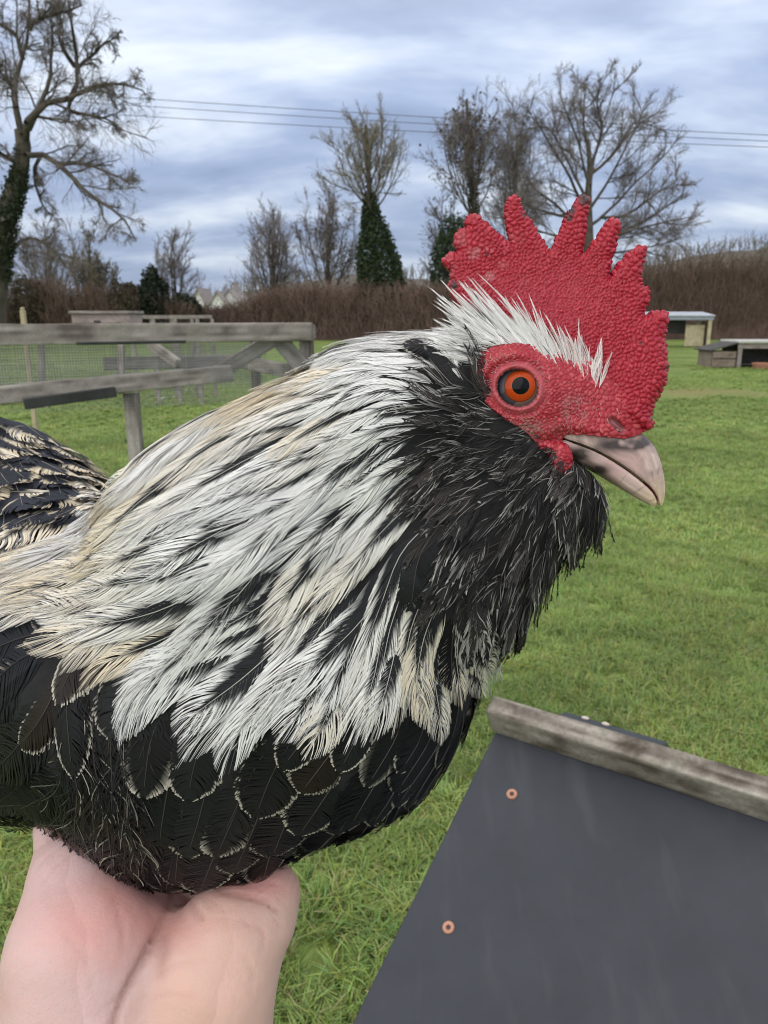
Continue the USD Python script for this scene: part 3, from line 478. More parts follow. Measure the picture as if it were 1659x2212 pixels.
def feather(rng, S, N, wid, shape, nb, slant, color, lift, gap=.55, curl=.16, loose=0.0, shaft=None, frizz=.00010, k=4, sv=None, cl=.3, endw=.45):
    """One feather: a shaft and its barbs as narrow ribbons. shape(v): half width 0..1; color(u, v, r): the pigment at u (0 shaft .. 1 edge), v (0 root .. 1 tip)."""
    n = len(S); tt = np.linspace(0, 1, n); Ln = np.linalg.norm(np.diff(S, axis=0), axis=1).sum()
    S = S + N * (lift(tt))[:, None]; T = nrm(np.gradient(S, axis=0)); C = nrm(np.cross(N, T))
    def at(u, v):
        vc = np.clip(v, 0, 1); q = vc * (n - 1); i = np.minimum(q.astype(int), n - 2); f = (q - i)[..., None]
        ip = lambda A: A[i] * (1 - f) + A[i + 1] * f
        return ip(S) + ip(T) * ((v - vc) * Ln)[..., None] + ip(C) * (u * wid)[..., None] - ip(N) * (curl * wid * u ** 2)[..., None], ip(N), ip(T), ip(C)
    m = 2 * nb; side = np.repeat([-1.0, 1.0], nb); v0 = np.tile((np.arange(nb) + .5) / nb, 2) * .985 + rng.normal(0, .15 / nb, m)
    v0 = np.clip(v0, .01, .985); dv = slant * rng.uniform(.85, 1.15, m); clump = np.repeat(rng.normal(0, cl, (m + 4) // 5), 5)[:m]; dv = dv * (1 + .35 * clump + loose * rng.normal(0, .5, m))
    dv = dv * (1 - v0 ** 3.2) + .015; s = (np.linspace(0, 1, k) if sv is None else np.asarray(sv, float))[None]; k = s.shape[1]; v = v0[:, None] + dv[:, None] * s ** 1.15
    wv = shape(np.clip(v0 + dv, 0, 1)) * np.clip(1 + .10 * clump + .06 * rng.normal(size=m) + loose * .35 * rng.normal(size=m), .2, 1.5)
    u = side[:, None] * wv[:, None] * np.sin(s * np.pi / 2 * .92) / np.sin(np.pi / 2 * .92)
    p, nn, tt_, cc = at(u, v); p = p + nn * (frizz * rng.normal(size=m))[:, None, None] * s[..., None] + nn * (loose * wid * .5 * rng.random(m))[:, None, None] * (s[..., None] ** 2)
    tg = nrm(np.gradient(p, axis=1)); across = nrm(np.cross(nn, tg)); sn = wv * wid / np.hypot(wv * wid, dv * Ln + 1e-9); hw = (np.maximum(gap * Ln / nb * sn, .00003) * rng.uniform(.75, 1.2, m))[:, None] * (1.0 - .35 * s ** 2)
    hw[:, -1] *= endw
    V = np.stack([p - across * hw[..., None], p + across * hw[..., None]], 2).reshape(-1, 3)
    i, j = np.meshgrid(np.arange(m), np.arange(k - 1), indexing='ij'); b = (i * k + j) * 2
    Fq = np.stack([b, b + 1, b + 3, b + 2], -1).reshape(-1, 4)
    col = color(s * np.ones((m, 1)), v, np.repeat(rng.random(m)[:, None], k, 1), side[:, None] * np.ones((1, k)))
    col = np.repeat(col[:, :, None], 2, 2).reshape(-1, 3)
    r = shaft[0] if shaft else .00022
    sv, sf = path_tube(S[:-1] + N[:-1] * r * .6, np.linspace(r, r * .35, n - 1), 4, False); sc = np.tile(shaft[1] if shaft else (.3, .28, .25), (len(sv), 1))
    Fa = np.vstack([quads(Fq), sf + len(V)]); return np.vstack([V, sv]), Fa, np.vstack([col, sc])
def hackle_shape(v): return np.clip((v + .02) / .22, 0, 1) ** .6 * np.where(v < .62, 1, np.sqrt(np.clip(1 - (np.clip(v - .62, 0, 1) / .3803) ** 2.9, 0, 1)))
def round_shape(v): return np.clip((v + .05) / .3, 0, 1) ** .6 * np.where(v < .62, 1, np.sqrt(np.clip(1 - ((v - .62) / .385) ** 2.0, 0, 1)))
def tuft_shape(v): return np.clip((v + .05) / .3, 0, 1) ** .5 * np.where(v < .5, 1, np.sqrt(np.clip(1 - ((v - .5) / .55) ** 2, .02, 1)))
def white_pigment(rng, stripe, cream, dark):
    base = np.array([.85, .84, .81]) * rng.uniform(.90, 1.03); base = base * (1 - cream) + np.array([.77, .645, .44]) * cream
    blk = np.array([.014, .015, .017])
    def color(u, v, r, side):
        hw = stripe * np.clip((.965 - v) / .62, 0, 1) ** 1.25
        c = base * (.86 + .18 * ((r * 7.13) % 1))[..., None]; line = (r < dark) & (u > .15); c = np.where(line[..., None], np.array([.09, .09, .095]) * (1 + 2.5 * ((r * 31.7) % 1))[..., None], c)
        f = np.clip((hw - u) / .05 + .5, 0, 1)[..., None]; return c * (1 - f) + blk * f
    return color
def dark_pigment(rng, base, edge, rim, tip, frac):
    base = np.asarray(base) * rng.uniform(.7, 1.35); edge = np.asarray(edge) * rng.uniform(.7, 1.15)
    def color(u, v, r, side):
        f = np.clip((u - rim) / .05, 0, 1); f = np.maximum(f * np.clip((v - .5) / .15, 0, 1), np.clip((v - tip) / .04, 0, 1) * (u > .3)); f = f * np.where(((r * 17.3) % 1) < .9, 1, .4)
        c = base * (.85 + .3 * r)[..., None]; st = (r < frac)[..., None] & (u > .3)[..., None]; c = np.where(st, edge * .75, c)
        return c * (1 - f[..., None]) + edge * f[..., None]
    return color
def poly_mask(poly, px, py):
    from shapely import contains_xy
    return contains_xy(Polygon(poly), px, py)
HACKLE = [(1075, 690), (1000, 640), (700, 700), (450, 780), (310, 960), (190, 1110), (60, 1190), (40, 1240), (150, 1250), (285, 1325), (420, 1320), (540, 1385), (700, 1410), (860, 1440), (960, 1460), (1040, 1450), (1100, 1390), (1050, 1325), (990, 1340), (965, 1260), (975, 1190), (955, 1110), (930, 1040), (925, 970), (945, 905), (985, 850), (1030, 800), (1060, 760)]
HEM = [(-400, 1410), (0, 1450), (60, 1460), (120, 1440), (180, 1465), (215, 1480), (240, 1570), (330, 1575), (420, 1575), (530, 1615), (620, 1605), (700, 1600), (780, 1575), (850, 1570), (920, 1550), (970, 1520), (1060, 1460), (1200, 1400)]
MUFF = [(1060, 815), (1020, 840), (985, 870), (950, 925), (930, 975), (940, 1050), (965, 1120), (985, 1190), (975, 1260), (1000, 1330), (1050, 1320), (1120, 1385), (1300, 1420), (1420, 1150), (1330, 1000), (1262, 990), (1235, 965), (1200, 930), (1150, 900), (1100, 870), (1078, 840)]
BARE = [(1070, 800), (1060, 745), (1300, 690), (1500, 900), (1480, 1020), (1330, 1010), (1262, 990), (1235, 965), (1200, 930), (1150, 900), (1100, 870), (1078, 840)]
def region(P):
    px, py, d = PX(P)
    r = np.full(len(P), 3)                                          # 0 hackle, 1 muff, 3 breast, 4 shoulder and wing, 5 saddle
    r[(px < 130) & (py > 1130)] = 4; r[(px < 300) & (py < 1180)] = 5
    # which of the two masses in depth: the saddle lies beyond the neck
    h = poly_mask(HACKLE, px, py) & (d < .335); r[(px > 840) & (px < 1062) & (py < 792)] = 0; r[(py < 1330) & (px > 300) & (px < 960) & (d < .335)] = 0; r[h] = 0; r[(poly_mask(MUFF, px, py) | ((px > 985) & (py < 1320) & (py > 900))) & ~((px < 1062) & (py < 800))] = 1
    r[poly_mask(BARE, px, py)] = 9; r[(px > 1000) & (px < 1115) & (py < 800)] = 0
    return r
def poisson(rng, P, rad):
    keep = []; tree = cKDTree(P); alive = np.ones(len(P), bool)
    for i in rng.permutation(len(P)):
        if alive[i]:
            keep.append(i); alive[tree.query_ball_point(P[i], rad[i])] = False
    return np.array(keep, int)

def build_bird():
    rng = np.random.default_rng(21)
    root_at = W(560, 1700, .262)
    T = thing('rooster', 'rooster with red comb, black beard and black and white plumage held on a hand', 'rooster', root_at)
    def part(name, v, f, m, parent=T, **k): return obj(name, (np.asarray(v) - root_at, f), m, parent, **k)
    lo = np.minimum((CA - RA[:, None]).min(0), (CB - RB[:, None]).min(0)) - .012; hi = np.maximum((CA + RA[:, None]).max(0), (CB + RB[:, None]).max(0)) + .012
    h = .0042; ax = [np.arange(a, b, h) for a, b in zip(lo, hi)]; G = np.stack(np.meshgrid(*ax, indexing='ij'), -1)
    bv, bf = surface_nets(sdf(G), lo, h); bv = onto(bv, -.0008, 1)
    body_m = noisy('down', (0.008, 0.008, 0.009), (0.018, 0.017, 0.017), 300, .95)
    part('body', bv, bf, body_m, smooth=True)
    tm = trimesh.Trimesh(bv, bf, process=False); P, fi = trimesh.sample.sample_surface(tm, 26000, seed=3); P = onto(np.array(P)); N = grad(P); reg = region(P); px, py, d = PX(P)
    vis = ((EYE - P) * N).sum(1) > -.02
    P0, R0 = P, reg
    # sizes
    s = np.hypot(px - 1070, py - 735); f = np.clip((s - 40) / 620, 0, 1)
    HL = (15 + 42 * f - 24 * np.clip((px - 880) / 120, 0, 1) * np.clip((py - 1250) / 80, 0, 1)) / 1000; HW = (1.4 + 4.1 * f) / 1000
    def layer(which, spacing, sel=None):
        k = np.nonzero((R0 == which) & (np.ones(len(P0), bool) if sel is None else sel))[0]
        k = k[poisson(rng, P0[k], spacing[k])] if len(k) else k; return k[vis[k] | (rng.random(len(k)) < .7)]
    counts = {}
    def emit(name, group, parts, mat, front, limit=300, rest=None):
        order = sorted(range(len(parts)), key=lambda i: -front[i]); sep = [i for i in order[:limit] if front[i] > 0]; joined = [i for i in range(len(parts)) if i not in set(sep)]
        for i in sep: part(name, parts[i][0], parts[i][1], mat, col=parts[i][2])
        if joined:
            n = 0; V, Fa, C = [], [], []
            for i in joined: V.append(parts[i][0]); Fa.append(parts[i][1] + n); C.append(parts[i][2]); n += len(parts[i][0])
            part(rest, np.vstack(V), np.vstack(Fa), mat, col=np.vstack(C), kind='stuff')
        counts[name] = (len(sep), len(joined))
    # --- hackle
    k = layer(0, HW * 1.12 + .0005); drift = rng.normal(0, .10, len(k)); Lk = HL[k] * rng.uniform(.85, 1.15, len(k))
    S, Ns = trace(P0[k], Lk, 12, drift=drift); parts, fr = [], []
    hx, hy = PX(S)[:2]; below = hy > np.interp(hx, *np.array(HEM, float).T) + rng.normal(0, 22, (len(k), 1)); below[:, 0] = False
    cut = np.where(below.any(1), below.argmax(1), 12); ok = cut >= 5; k, drift, cut = k[ok], drift[ok], cut[ok]; Lk = Lk[ok] * cut / 12; S, Ns = trace(P0[k], Lk, 12, drift=drift)
    cr = fbm(P0[k] * 38, 2, 4)
    for i, q in enumerate(k):
        tip = PX(S[i, -1]); low = np.clip((tip[1] - 900) / 600, 0, 1)
        cream = float(np.clip((cr[i] - .49) * 4.5 + rng.normal(0, .12), 0, .85)) if s[q] > 250 else 0.0
        cream = max(cream, max(float(np.exp(-((tip[0] - a) / w) ** 2 - ((tip[1] - b) / hh) ** 2)) for a, b, w, hh in ((880, 1500, 100, 130), (500, 1390, 80, 60), (640, 1370, 70, 70), (420, 980, 80, 40), (560, 1010, 70, 40), (120, 1290, 100, 50), (760, 1330, 60, 60))) * rng.uniform(.25, .9))
        stripe = rng.uniform(.24, .70) * (.55 + .45 * low) * (1.0 if s[q] > 180 else .5); dark = rng.uniform(.02, .10) + .10 * low
        big = f[q]; nb = int((28 + 58 * big) * (1 if vis[q] else .5)); lb = rng.uniform(-.0004, .0016) * (.4 + big)
        lift = lambda t, lb=lb, b=big: -.0010 + (.0014 + .0020 * b) * t ** .7 + lb * t + .0008 * b * t ** 4
        parts.append(feather(rng, S[i], Ns[i], HW[q] * rng.uniform(.85, 1.15), hackle_shape, nb, .36 + .08 * rng.random(), white_pigment(rng, stripe, cream, dark), lift, gap=.92, sv=(0, .12, .26, .42, .68, 1), cl=.07, shaft=(.00009 + .00006 * big, (.5, .48, .44)), curl=.22))
        fr.append(HW[q] * Lk[i] * (1 if vis[q] and tip[0] > -60 else 0))
    emit('hackle_feather', '', parts, FEATHER, fr, 300, 'small_hackle_feathers')
    # --- muff and beard
    low = np.clip((py - 1120) / 220, 0, 1); top = np.clip((960 - py) / 160, 0, 1)
    nearf = np.clip(1 - np.hypot(px - 1150, py - 930) / 150, 0, 1); ML = (14 + 6 * low + 4 * top) * (1 - .45 * nearf) / 1000; MW = (1.9 + 2.0 * low) * (1 - .4 * nearf) / 1000
    k = layer(1, MW * .80 + .0002); Lk = ML[k] * rng.uniform(.75, 1.25, len(k)); S, Ns = trace(P0[k], Lk, 7, drift=rng.normal(0, .22, len(k))); parts, fr = [], []
    for i, q in enumerate(k):
        l = low[q]; b = rng.random(); tp = top[q]
        base = (.017, .016, .016) if b < .7 else (.042, .036, .033)
        laced = rng.random() < .24 + .40 * l
        pig = dark_pigment(rng, base, (.42, .40, .37), .62 if laced else 2.0, 2.0, .06 + .10 * rng.random())
        up = rng.uniform(.0012, .0052) * (1 + tp * .9) * (1 - .5 * nearf[q])
        parts.append(feather(rng, S[i], Ns[i], MW[q] * rng.uniform(.7, 1.2), tuft_shape, int(15 + 11 * l), .55 - .15 * l, pig, lambda t, up=up: -.001 + up * t ** 1.1, gap=.55 + .3 * l, loose=.18 - .12 * l, curl=.1, shaft=(.0001, (.05, .045, .04)), sv=(0, .4, .6, .7, 1)))
        fr.append(MW[q] * Lk[i] * (1 if vis[q] and l > .4 else 0))
    emit('beard_feather', '', parts, FEATHER, fr, 300, 'beard_plumage')
    # --- fine down that fills the beard, the cheek and the belly
    Pd = onto(np.array(trimesh.sample.sample_surface(tm, 70000, seed=8)[0])); rd = region(Pd); qx, qy, qd = PX(Pd); fluffy = (rd == 3) & (qx < 330) & (qx > 90) & (qy > 1480); Pd = Pd[((rd == 1) & (rng.random(len(Pd)) < .48 - .40 * np.clip((qy - 1040) / 160, 0, 1))) | (fluffy & (rng.random(len(Pd)) < .5))]; n = len(Pd)
    S, Ns = trace(Pd, rng.uniform(.004, .0095, n), 4, drift=rng.normal(0, .38, n)); up = rng.uniform(.0003, .0024, n); S = S + Ns * (up[:, None] * np.linspace(0, 1, 5)[None] ** 1.3 - .0003)[..., None]
    tg = nrm(np.gradient(S, axis=1)); ac = nrm(np.cross(Ns, tg) + .4 * rng.normal(size=(n, 1, 3))); hw = .00011 * rng.uniform(.6, 1.5, (n, 1)) * np.array([1, 1, .9, .7, .2])[None]
    V = np.stack([S - ac * hw[..., None], S + ac * hw[..., None]], 2).reshape(-1, 3); i, j = np.meshgrid(np.arange(n), np.arange(4), indexing='ij'); b = (i * 5 + j) * 2
    tone = rng.random(n); c = np.where((tone < .62)[:, None], [[.015, .014, .014]], np.where((tone < .88)[:, None], [[.045, .039, .035]], [[.26, .235, .21]])) * rng.uniform(.7, 1.3, (n, 1))
    part('down_tufts', V, quads(np.stack([b, b + 1, b + 3, b + 2], -1).reshape(-1, 4)), FEATHER, col=np.repeat(c, 10, 0), kind='stuff')
    # --- breast
    BL = np.full(len(P0), .031); BW = np.full(len(P0), .0088) * np.clip(.75 + (1000 - px) / 1600, .6, 1.1)
    fluff = (px < 330) & (px > 90) & (py > 1480)
    k = layer(3, BW * 1.22 * np.where(fluff, .6, 1)); Lk = BL[k] * rng.uniform(.8, 1.15, len(k)) * BW[k] / .0088; S, Ns = trace(P0[k], Lk, 9, drift=rng.normal(0, .07, len(k))); parts, fr = [], []
    for i, q in enumerate(k):
        fl = fluff[q]; brown = rng.random() < .08
        pig = dark_pigment(rng, (.015, .0105, .0095) if brown else (.0075, .0075, .009), np.array([.50, .46, .39]) * rng.uniform(.55, 1.0), (rng.uniform(.74, .90) if rng.random() < .72 else 2.0) if not fl else 2.0, 2.0, 0.0 if not fl else .06)
        up = rng.uniform(.0003, .0016)
        parts.append(feather(rng, S[i], Ns[i], BW[q] * rng.uniform(.70, 1.15), round_shape, (84 if not fl else 34) if vis[q] else 30, .26 if not fl else .40, pig, lambda t, up=up: -.0010 + .0012 * t ** .7 + up * t, sv=(0, .5, .77, .84, .93, 1), cl=.08 if not fl else .3, endw=.9, gap=1.15 if not fl else .4, loose=0 if not fl else .2, curl=.25, shaft=(.0002, (.06, .05, .045))))
        fr.append(BW[q] * Lk[i] * (1 if vis[q] and PX(S[i, -1])[0] > -40 else 0))
    emit('breast_feather', '', parts, GLOSSY_FEATHER, fr, 300, 'under_plumage')
    # --- shoulder and wing
    SW = np.full(len(P0), .0095); k = layer(4, SW * 1.2); Lk = .040 * rng.uniform(.85, 1.2, len(k)); S, Ns = trace(P0[k], Lk, 9, drift=rng.normal(0, .10, len(k))); parts, fr = [], []
    for i, q in enumerate(k):
        pig = dark_pigment(rng, (.007, .0072, .009), (.35, .30, .24), .9 if rng.random() < .12 else 2.0, 2.0, .015); up = rng.uniform(.0006, .003)
        parts.append(feather(rng, S[i], Ns[i], SW[q], round_shape, 44 if vis[q] else 24, .30, pig, lambda t, up=up: -.001 + .002 * t ** .7 + up * t, gap=.7, curl=.2, shaft=(.0002, (.04, .035, .03))))
        fr.append(Lk[i] * (1 if vis[q] else 0))
    emit('wing_feather', '', parts, GLOSSY_FEATHER, fr, 300, 'wing_plumage')
    # --- saddle
    SW = np.full(len(P0), .0098); k = layer(5, SW * .95); Lk = .036 * rng.uniform(.8, 1.25, len(k)); S, Ns = trace(P0[k], Lk, 9, drift=rng.normal(0, .25, len(k))); parts, fr = [], []
    for i, q in enumerate(k):
        y = (py[q] - 950) / 150; blue = np.clip(1.2 - y, 0, 1); b = rng.random(); up = rng.uniform(.001, .005)
        if b < .38 + .5 * blue * (px[q] < 150): pig = dark_pigment(rng, (.016, .018, .026), (.66, .56, .40), rng.uniform(.35, .75) if rng.random() < .55 else 2.0, 2.0, .01)
        else: pig = white_pigment(rng, rng.uniform(.35, .95), rng.uniform(.45, 1.0), .25)
        parts.append(feather(rng, S[i], Ns[i], SW[q] * rng.uniform(.7, 1.2), round_shape, 40, .32, pig, lambda t, up=up: -.001 + .002 * t ** .7 + up * t, gap=.85, sv=(0, .35, .5, .65, .8, 1), cl=.12, curl=.3, shaft=(.0002, (.3, .27, .22))))
        fr.append(Lk[i] * (1 if vis[q] else 0))
    emit('saddle_feather', '', parts, FEATHER, fr, 300, 'saddle_plumage')
    print(counts, flush=True)
    return T, part, root_at
BIRD, bpart, BROOT = build_bird()
# ---------------------------------------------------------------- the rooster: head
DS = .225                                                          # distance of the head's middle plane
def z1(*p): return np.array([(905.2 + a * .3637, 384.0 + b * .3637) for a, b in p])
def dens(poly, step):
    p = np.vstack([poly, poly[:1]]); d = np.r_[0, np.cumsum(np.linalg.norm(np.diff(p, axis=0), axis=1))]; s = np.arange(0, d[-1], step)
    return np.stack([np.interp(s, d, p[:, 0]), np.interp(s, d, p[:, 1])], 1)
def smooth_poly(p, it=1):
    for _ in range(it):
        q = np.roll(p, -1, 0); p = np.stack([.75 * p + .25 * q, .25 * p + .75 * q], 1).reshape(-1, 2)
    return p
def sheet(poly, step, rng, hole=None):
    """A fine triangulation of an outline: points, triangles, indices of the rim in order."""
    from shapely import contains_xy
    b = dens(poly, step); pg = Polygon(b).buffer(0)
    x0, y0, x1, y1 = pg.bounds; X, Y = np.meshgrid(np.arange(x0, x1, step), np.arange(y0, y1, step * .866)); X = X + (np.arange(len(X)) % 2)[:, None] * step / 2
    q = np.stack([X.ravel(), Y.ravel()], 1) + rng.uniform(-.12, .12, (X.size, 2)) * step; q = q[contains_xy(pg.buffer(-.55 * step), q[:, 0], q[:, 1])]
    p = np.vstack([b, q]); t = Delaunay(p).simplices; c = p[t].mean(1); t = t[contains_xy(pg, c[:, 0], c[:, 1])]
    a = p[t]; cr = (a[:, 1, 0] - a[:, 0, 0]) * (a[:, 2, 1] - a[:, 0, 1]) - (a[:, 1, 1] - a[:, 0, 1]) * (a[:, 2, 0] - a[:, 0, 0]); t = t[np.abs(cr) > 1e-6]; cr = cr[np.abs(cr) > 1e-6]; t[cr > 0] = t[cr > 0][:, ::-1]
    if hole is not None:
        c = p[t].mean(1); t = t[~hole(c[:, 0], c[:, 1])]
    return p, t, len(b)
def mirror(P): return P + 2 * (DS - (P - EYE) @ FW)[:, None] * FW
def both_sides(near, t, nb, wall=True):
    far = mirror(near); n = len(near); f = [t, t[:, ::-1] + n]
    if wall:
        i = np.arange(nb); j = (i + 1) % nb; f += [np.stack([i, i + n, j + n], 1), np.stack([i, j + n, j], 1)]
    return np.vstack([near, far]), np.vstack(f)
def vnormals(v, f):
    n = np.zeros_like(v); c = np.cross(v[f[:, 1]] - v[f[:, 0]], v[f[:, 2]] - v[f[:, 0]])
    for k in range(3): np.add.at(n, f[:, k], c)
    return nrm(n)
def pebbles(rng, px, py, spacing):
    """Height (0..1) of a skin of small rounded grains; spacing(x, y) in the photograph's pixels."""
    x0, x1, y0, y1 = px.min() - 10, px.max() + 10, py.min() - 10, py.max() + 10; n = int((x1 - x0) * (y1 - y0) / 22)
    q = np.stack([rng.uniform(x0, x1, n), rng.uniform(y0, y1, n)], 1); s = spacing(q[:, 0], q[:, 1]) * rng.choice([.62, .8, 1.0, 1.25], n); tr = cKDTree(q); alive = np.ones(n, bool); keep = []
    for i in range(n):
        if alive[i]: keep.append(i); alive[tr.query_ball_point(q[i], s[i])] = False
    q = q[keep]; wob = np.stack([px, py], 1); wob = wob + 2.2 * (np.stack([fbm(np.stack([px * .12, py * .12, 0 * px + k], -1), 2, 7) for k in (0, 9)], 1) - .5)
    d, i = cKDTree(q).query(wob, k=2); g = np.clip((d[:, 1] - d[:, 0]) / (s[keep][i[:, 0]] * .75), 0, 1); rn = rng.random(len(q))[i[:, 0]]
    return (1 - (1 - g) ** 2.2) * (.65 + .5 * rn), rn
SKIN = L('red_skin', {'a': ('attribute', {'attribute': 'col'}), 'g': ('geometry', {}), 'n': ('noise_texture', {'scale': 2600.0, 'detail': 4.0}), 'b': ('bump', {'strength': .35, 'distance': .0004}),
    'p': ('principled_bsdf', {'roughness': .36, 'specular_ior_level': .42, 'subsurface_weight': .08, 'subsurface_scale': .0010, 'subsurface_radius': (1, .2, .15)})},
    [('a.color', 'p.base_color'), ('g.position', 'n.vector'), ('n.fac', 'b.height'), ('b.normal', 'p.normal')])
HORN = L('horn', {'a': ('attribute', {'attribute': 'col'}), 'g': ('geometry', {}), 'n': ('noise_texture', {'scale': 900.0, 'detail': 5.0}), 'b': ('bump', {'strength': .25, 'distance': .0004}),
    'p': ('principled_bsdf', {'roughness': .34, 'specular_ior_level': .32})},
    [('a.color', 'p.base_color'), ('g.position', 'n.vector'), ('n.fac', 'b.height'), ('b.normal', 'p.normal')])
EYE_C = np.array([1118.0, 838.0])
def build_head():
    rng = np.random.default_rng(5)
    # ---- comb
    out = z1((300, 835), (262, 775), (232, 735), (180, 655), (180, 625), (205, 600), (186, 575), (198, 545), (160, 515), (148, 490), (160, 460), (185, 445), (225, 450), (238, 428), (213, 390), (215, 345), (240, 310), (265, 300), (292, 298), (280, 255), (300, 222), (325, 215), (350, 225), (365, 255), (400, 275), (440, 310), (480, 345), (515, 380), (540, 400),
             (545, 370), (530, 300), (522, 240), (518, 180), (530, 135), (550, 110), (575, 110), (592, 130), (600, 170), (630, 215), (660, 260), (690, 310), (715, 355), (745, 395), (765, 430), (790, 432), (805, 400), (830, 340), (860, 285), (880, 225), (905, 190), (925, 160), (945, 122), (975, 108), (1000, 115), (1010, 145), (1000, 180), (990, 240), (985, 300), (978, 360), (970, 420), (965, 460),
             (985, 455), (1020, 410), (1050, 370), (1085, 320), (1110, 280), (1130, 252), (1155, 243), (1185, 255), (1199, 285), (1185, 320), (1170, 370), (1155, 430), (1140, 490), (1130, 545), (1125, 595), (1142, 590), (1165, 540), (1195, 505), (1225, 470), (1260, 435), (1290, 412), (1320, 404), (1342, 420), (1338, 460), (1325, 500), (1315, 560), (1310, 610), (1325, 650), (1350, 646), (1367, 665), (1358, 700), (1367, 730), (1345, 760), (1328, 800), (1335, 832),
             (1370, 815), (1395, 793), (1430, 795), (1462, 798), (1476, 825), (1466, 870), (1460, 920), (1455, 970), (1470, 1030), (1477, 1100), (1470, 1170), (1455, 1230), (1430, 1280), (1400, 1330), (1380, 1390), (1380, 1440), (1392, 1470), (1370, 1492), (1330, 1495), (1290, 1480), (1250, 1460), (1180, 1410), (1080, 1350), (1000, 1250), (930, 1120), (850, 1000), (700, 900), (500, 860))
    out = smooth_poly(out, 1); p, t, nb = sheet(out, 2.1, rng); px, py = p.T
    dist = cKDTree(dens(out, 1.0)).query(p)[0]
    base = np.clip((py - 560) / 260, 0, 1); front = np.exp(-((px - 1330) / 120) ** 2 - ((py - 900) / 80) ** 2)
    H = 2.0 + 2.3 * base + 1.2 * front; R = 17 + 12 * base
    h = H * np.sqrt(1 - (1 - np.clip(dist / R, 0, 1)) ** 2); h = h + .9 * (fbm(np.stack([px * .014, py * .014, 0 * px], -1), 3, 3) - .5) * np.clip(dist / 15, 0, 1)
    # broad folds that run up into the points
    h = h + .35 * np.sin((px - 1230) / 26 + (py - 700) / 60) * np.clip(dist / 20, 0, 1) * base
    near = W(px, py, DS - h / 1000)
    calm = np.exp(-((px - 1200) / 130) ** 2 - ((py - 640) / 70) ** 2)
    g, rn = pebbles(rng, px, py, lambda x, y: 5.6 + 2.6 * np.clip((620 - y) / 150, 0, 1) + 3.0 * np.clip((x - 1300) / 100, 0, 1) - 2.6 * np.exp(-((x - 1190) / 120) ** 2 - ((y - 660) / 70) ** 2))
    nn = vnormals(near, t); nn = nn * np.where((nn @ FW) > 0, -1, 1)[:, None]
    near = near + nn * (g * (.00082 - .00034 * calm))[:, None]
    red = np.array([.30, .003, .016]); pale = np.array([.50, .040, .070]); c = red * (1 - .45 * (g * rn)[:, None]) + pale * .45 * (g * rn)[:, None]
    scurf = np.clip((fbm(np.stack([px * .035, py * .035, 0 * px], -1), 4, 8) - .52) * 4, 0, 1) * np.exp(-((px - 1040) / 70) ** 2 - ((py - 560) / 70) ** 2); c = c * (1 - .45 * scurf[:, None]) + np.array([.62, .33, .33]) * .45 * scurf[:, None]
    for (x, y, r) in ((1261, 434, 11), (1234, 455, 9), (1231, 472, 6), (1028, 645, 8), (982, 617, 8), (1050, 551, 4), (1131, 467, 5), (1437, 792, 5), (1383, 743, 3), (1402, 905, 4)):
        k = np.clip(1.4 - np.hypot(px - x, (py - y) * .8) / r + .8 * (fbm(np.stack([px * .15, py * .15, 0 * px], -1), 2, 5) - .5), 0, 1)[:, None]; c = c * (1 - k) + np.array([.045, .022, .022]) * k
    v, f = both_sides(near, t, nb); cc = np.vstack([c, c]); bpart('comb', v, f, SKIN, smooth=True, col=cc)
    # ---- bare face
    face = z1((322, 1150), (330, 1085), (352, 1040), (420, 1008), (520, 990), (600, 985), (680, 1000), (770, 1030), (870, 1040), (980, 1060), (1080, 1150), (1200, 1250), (1340, 1390), (1388, 1478), (1330, 1512), (1235, 1552), (1120, 1538), (1000, 1522), (880, 1520), (852, 1540), (846, 1566), (885, 1592), (910, 1640), (908, 1700), (892, 1750), (870, 1788), (842, 1780), (810, 1740), (790, 1690), (775, 1640), (720, 1610), (690, 1570), (650, 1520), (560, 1462), (480, 1405), (400, 1345), (340, 1250))
    face = smooth_poly(face, 2)
    A, B, rot = 46.0, 42.0, .35
    def ell(x, y):
        dx, dy = x - EYE_C[0], y - EYE_C[1]; u = dx * math.cos(rot) + dy * math.sin(rot); w = -dx * math.sin(rot) + dy * math.cos(rot); return np.hypot(u / A, w / B)
    p, t, nb = sheet(face, 2.0, rng, hole=lambda x, y: ell(x, y) < .97); px, py = p.T
    ctl = [(330, 1080, 13.6), (345, 1250, 13.2), (430, 1010, 13.6), (600, 985, 12.0), (700, 1010, 9.5), (850, 1050, 6.5), (980, 1070, 4.9), (1100, 1160, 4.8), (1250, 1300, 4.8), (1385, 1478, .6), (1330, 1510, 2.4), (1235, 1550, 5.0), (1120, 1535, 6.8), (1000, 1515, 8.0), (880, 1525, 8.6), (850, 1555, 8.6),
           (400, 1345, 13.6), (560, 1460, 13.2), (690, 1570, 11.2), (585, 1247, 15.0), (585, 1080, 15.4), (470, 1130, 15.2), (750, 1250, 14.2), (700, 1380, 14.0), (500, 1350, 14.6), (870, 1250, 11.0), (880, 1380, 10.6), (1000, 1350, 7.6), (1000, 1440, 8.6), (1120, 1420, 6.8), (1200, 1420, 6.2), (800, 1480, 11.0), (760, 1570, 10.8), (830, 1620, 11.4), (850, 1700, 11.4), (905, 1690, 9.4), (780, 1650, 10.0), (860, 1785, 9.2)]
    cp = z1(*[(a, b) for a, b, c in ctl]); hv = np.array([c for a, b, c in ctl]); h = RBFInterpolator(cp, hv, kernel='thin_plate_spline', smoothing=2)(p)
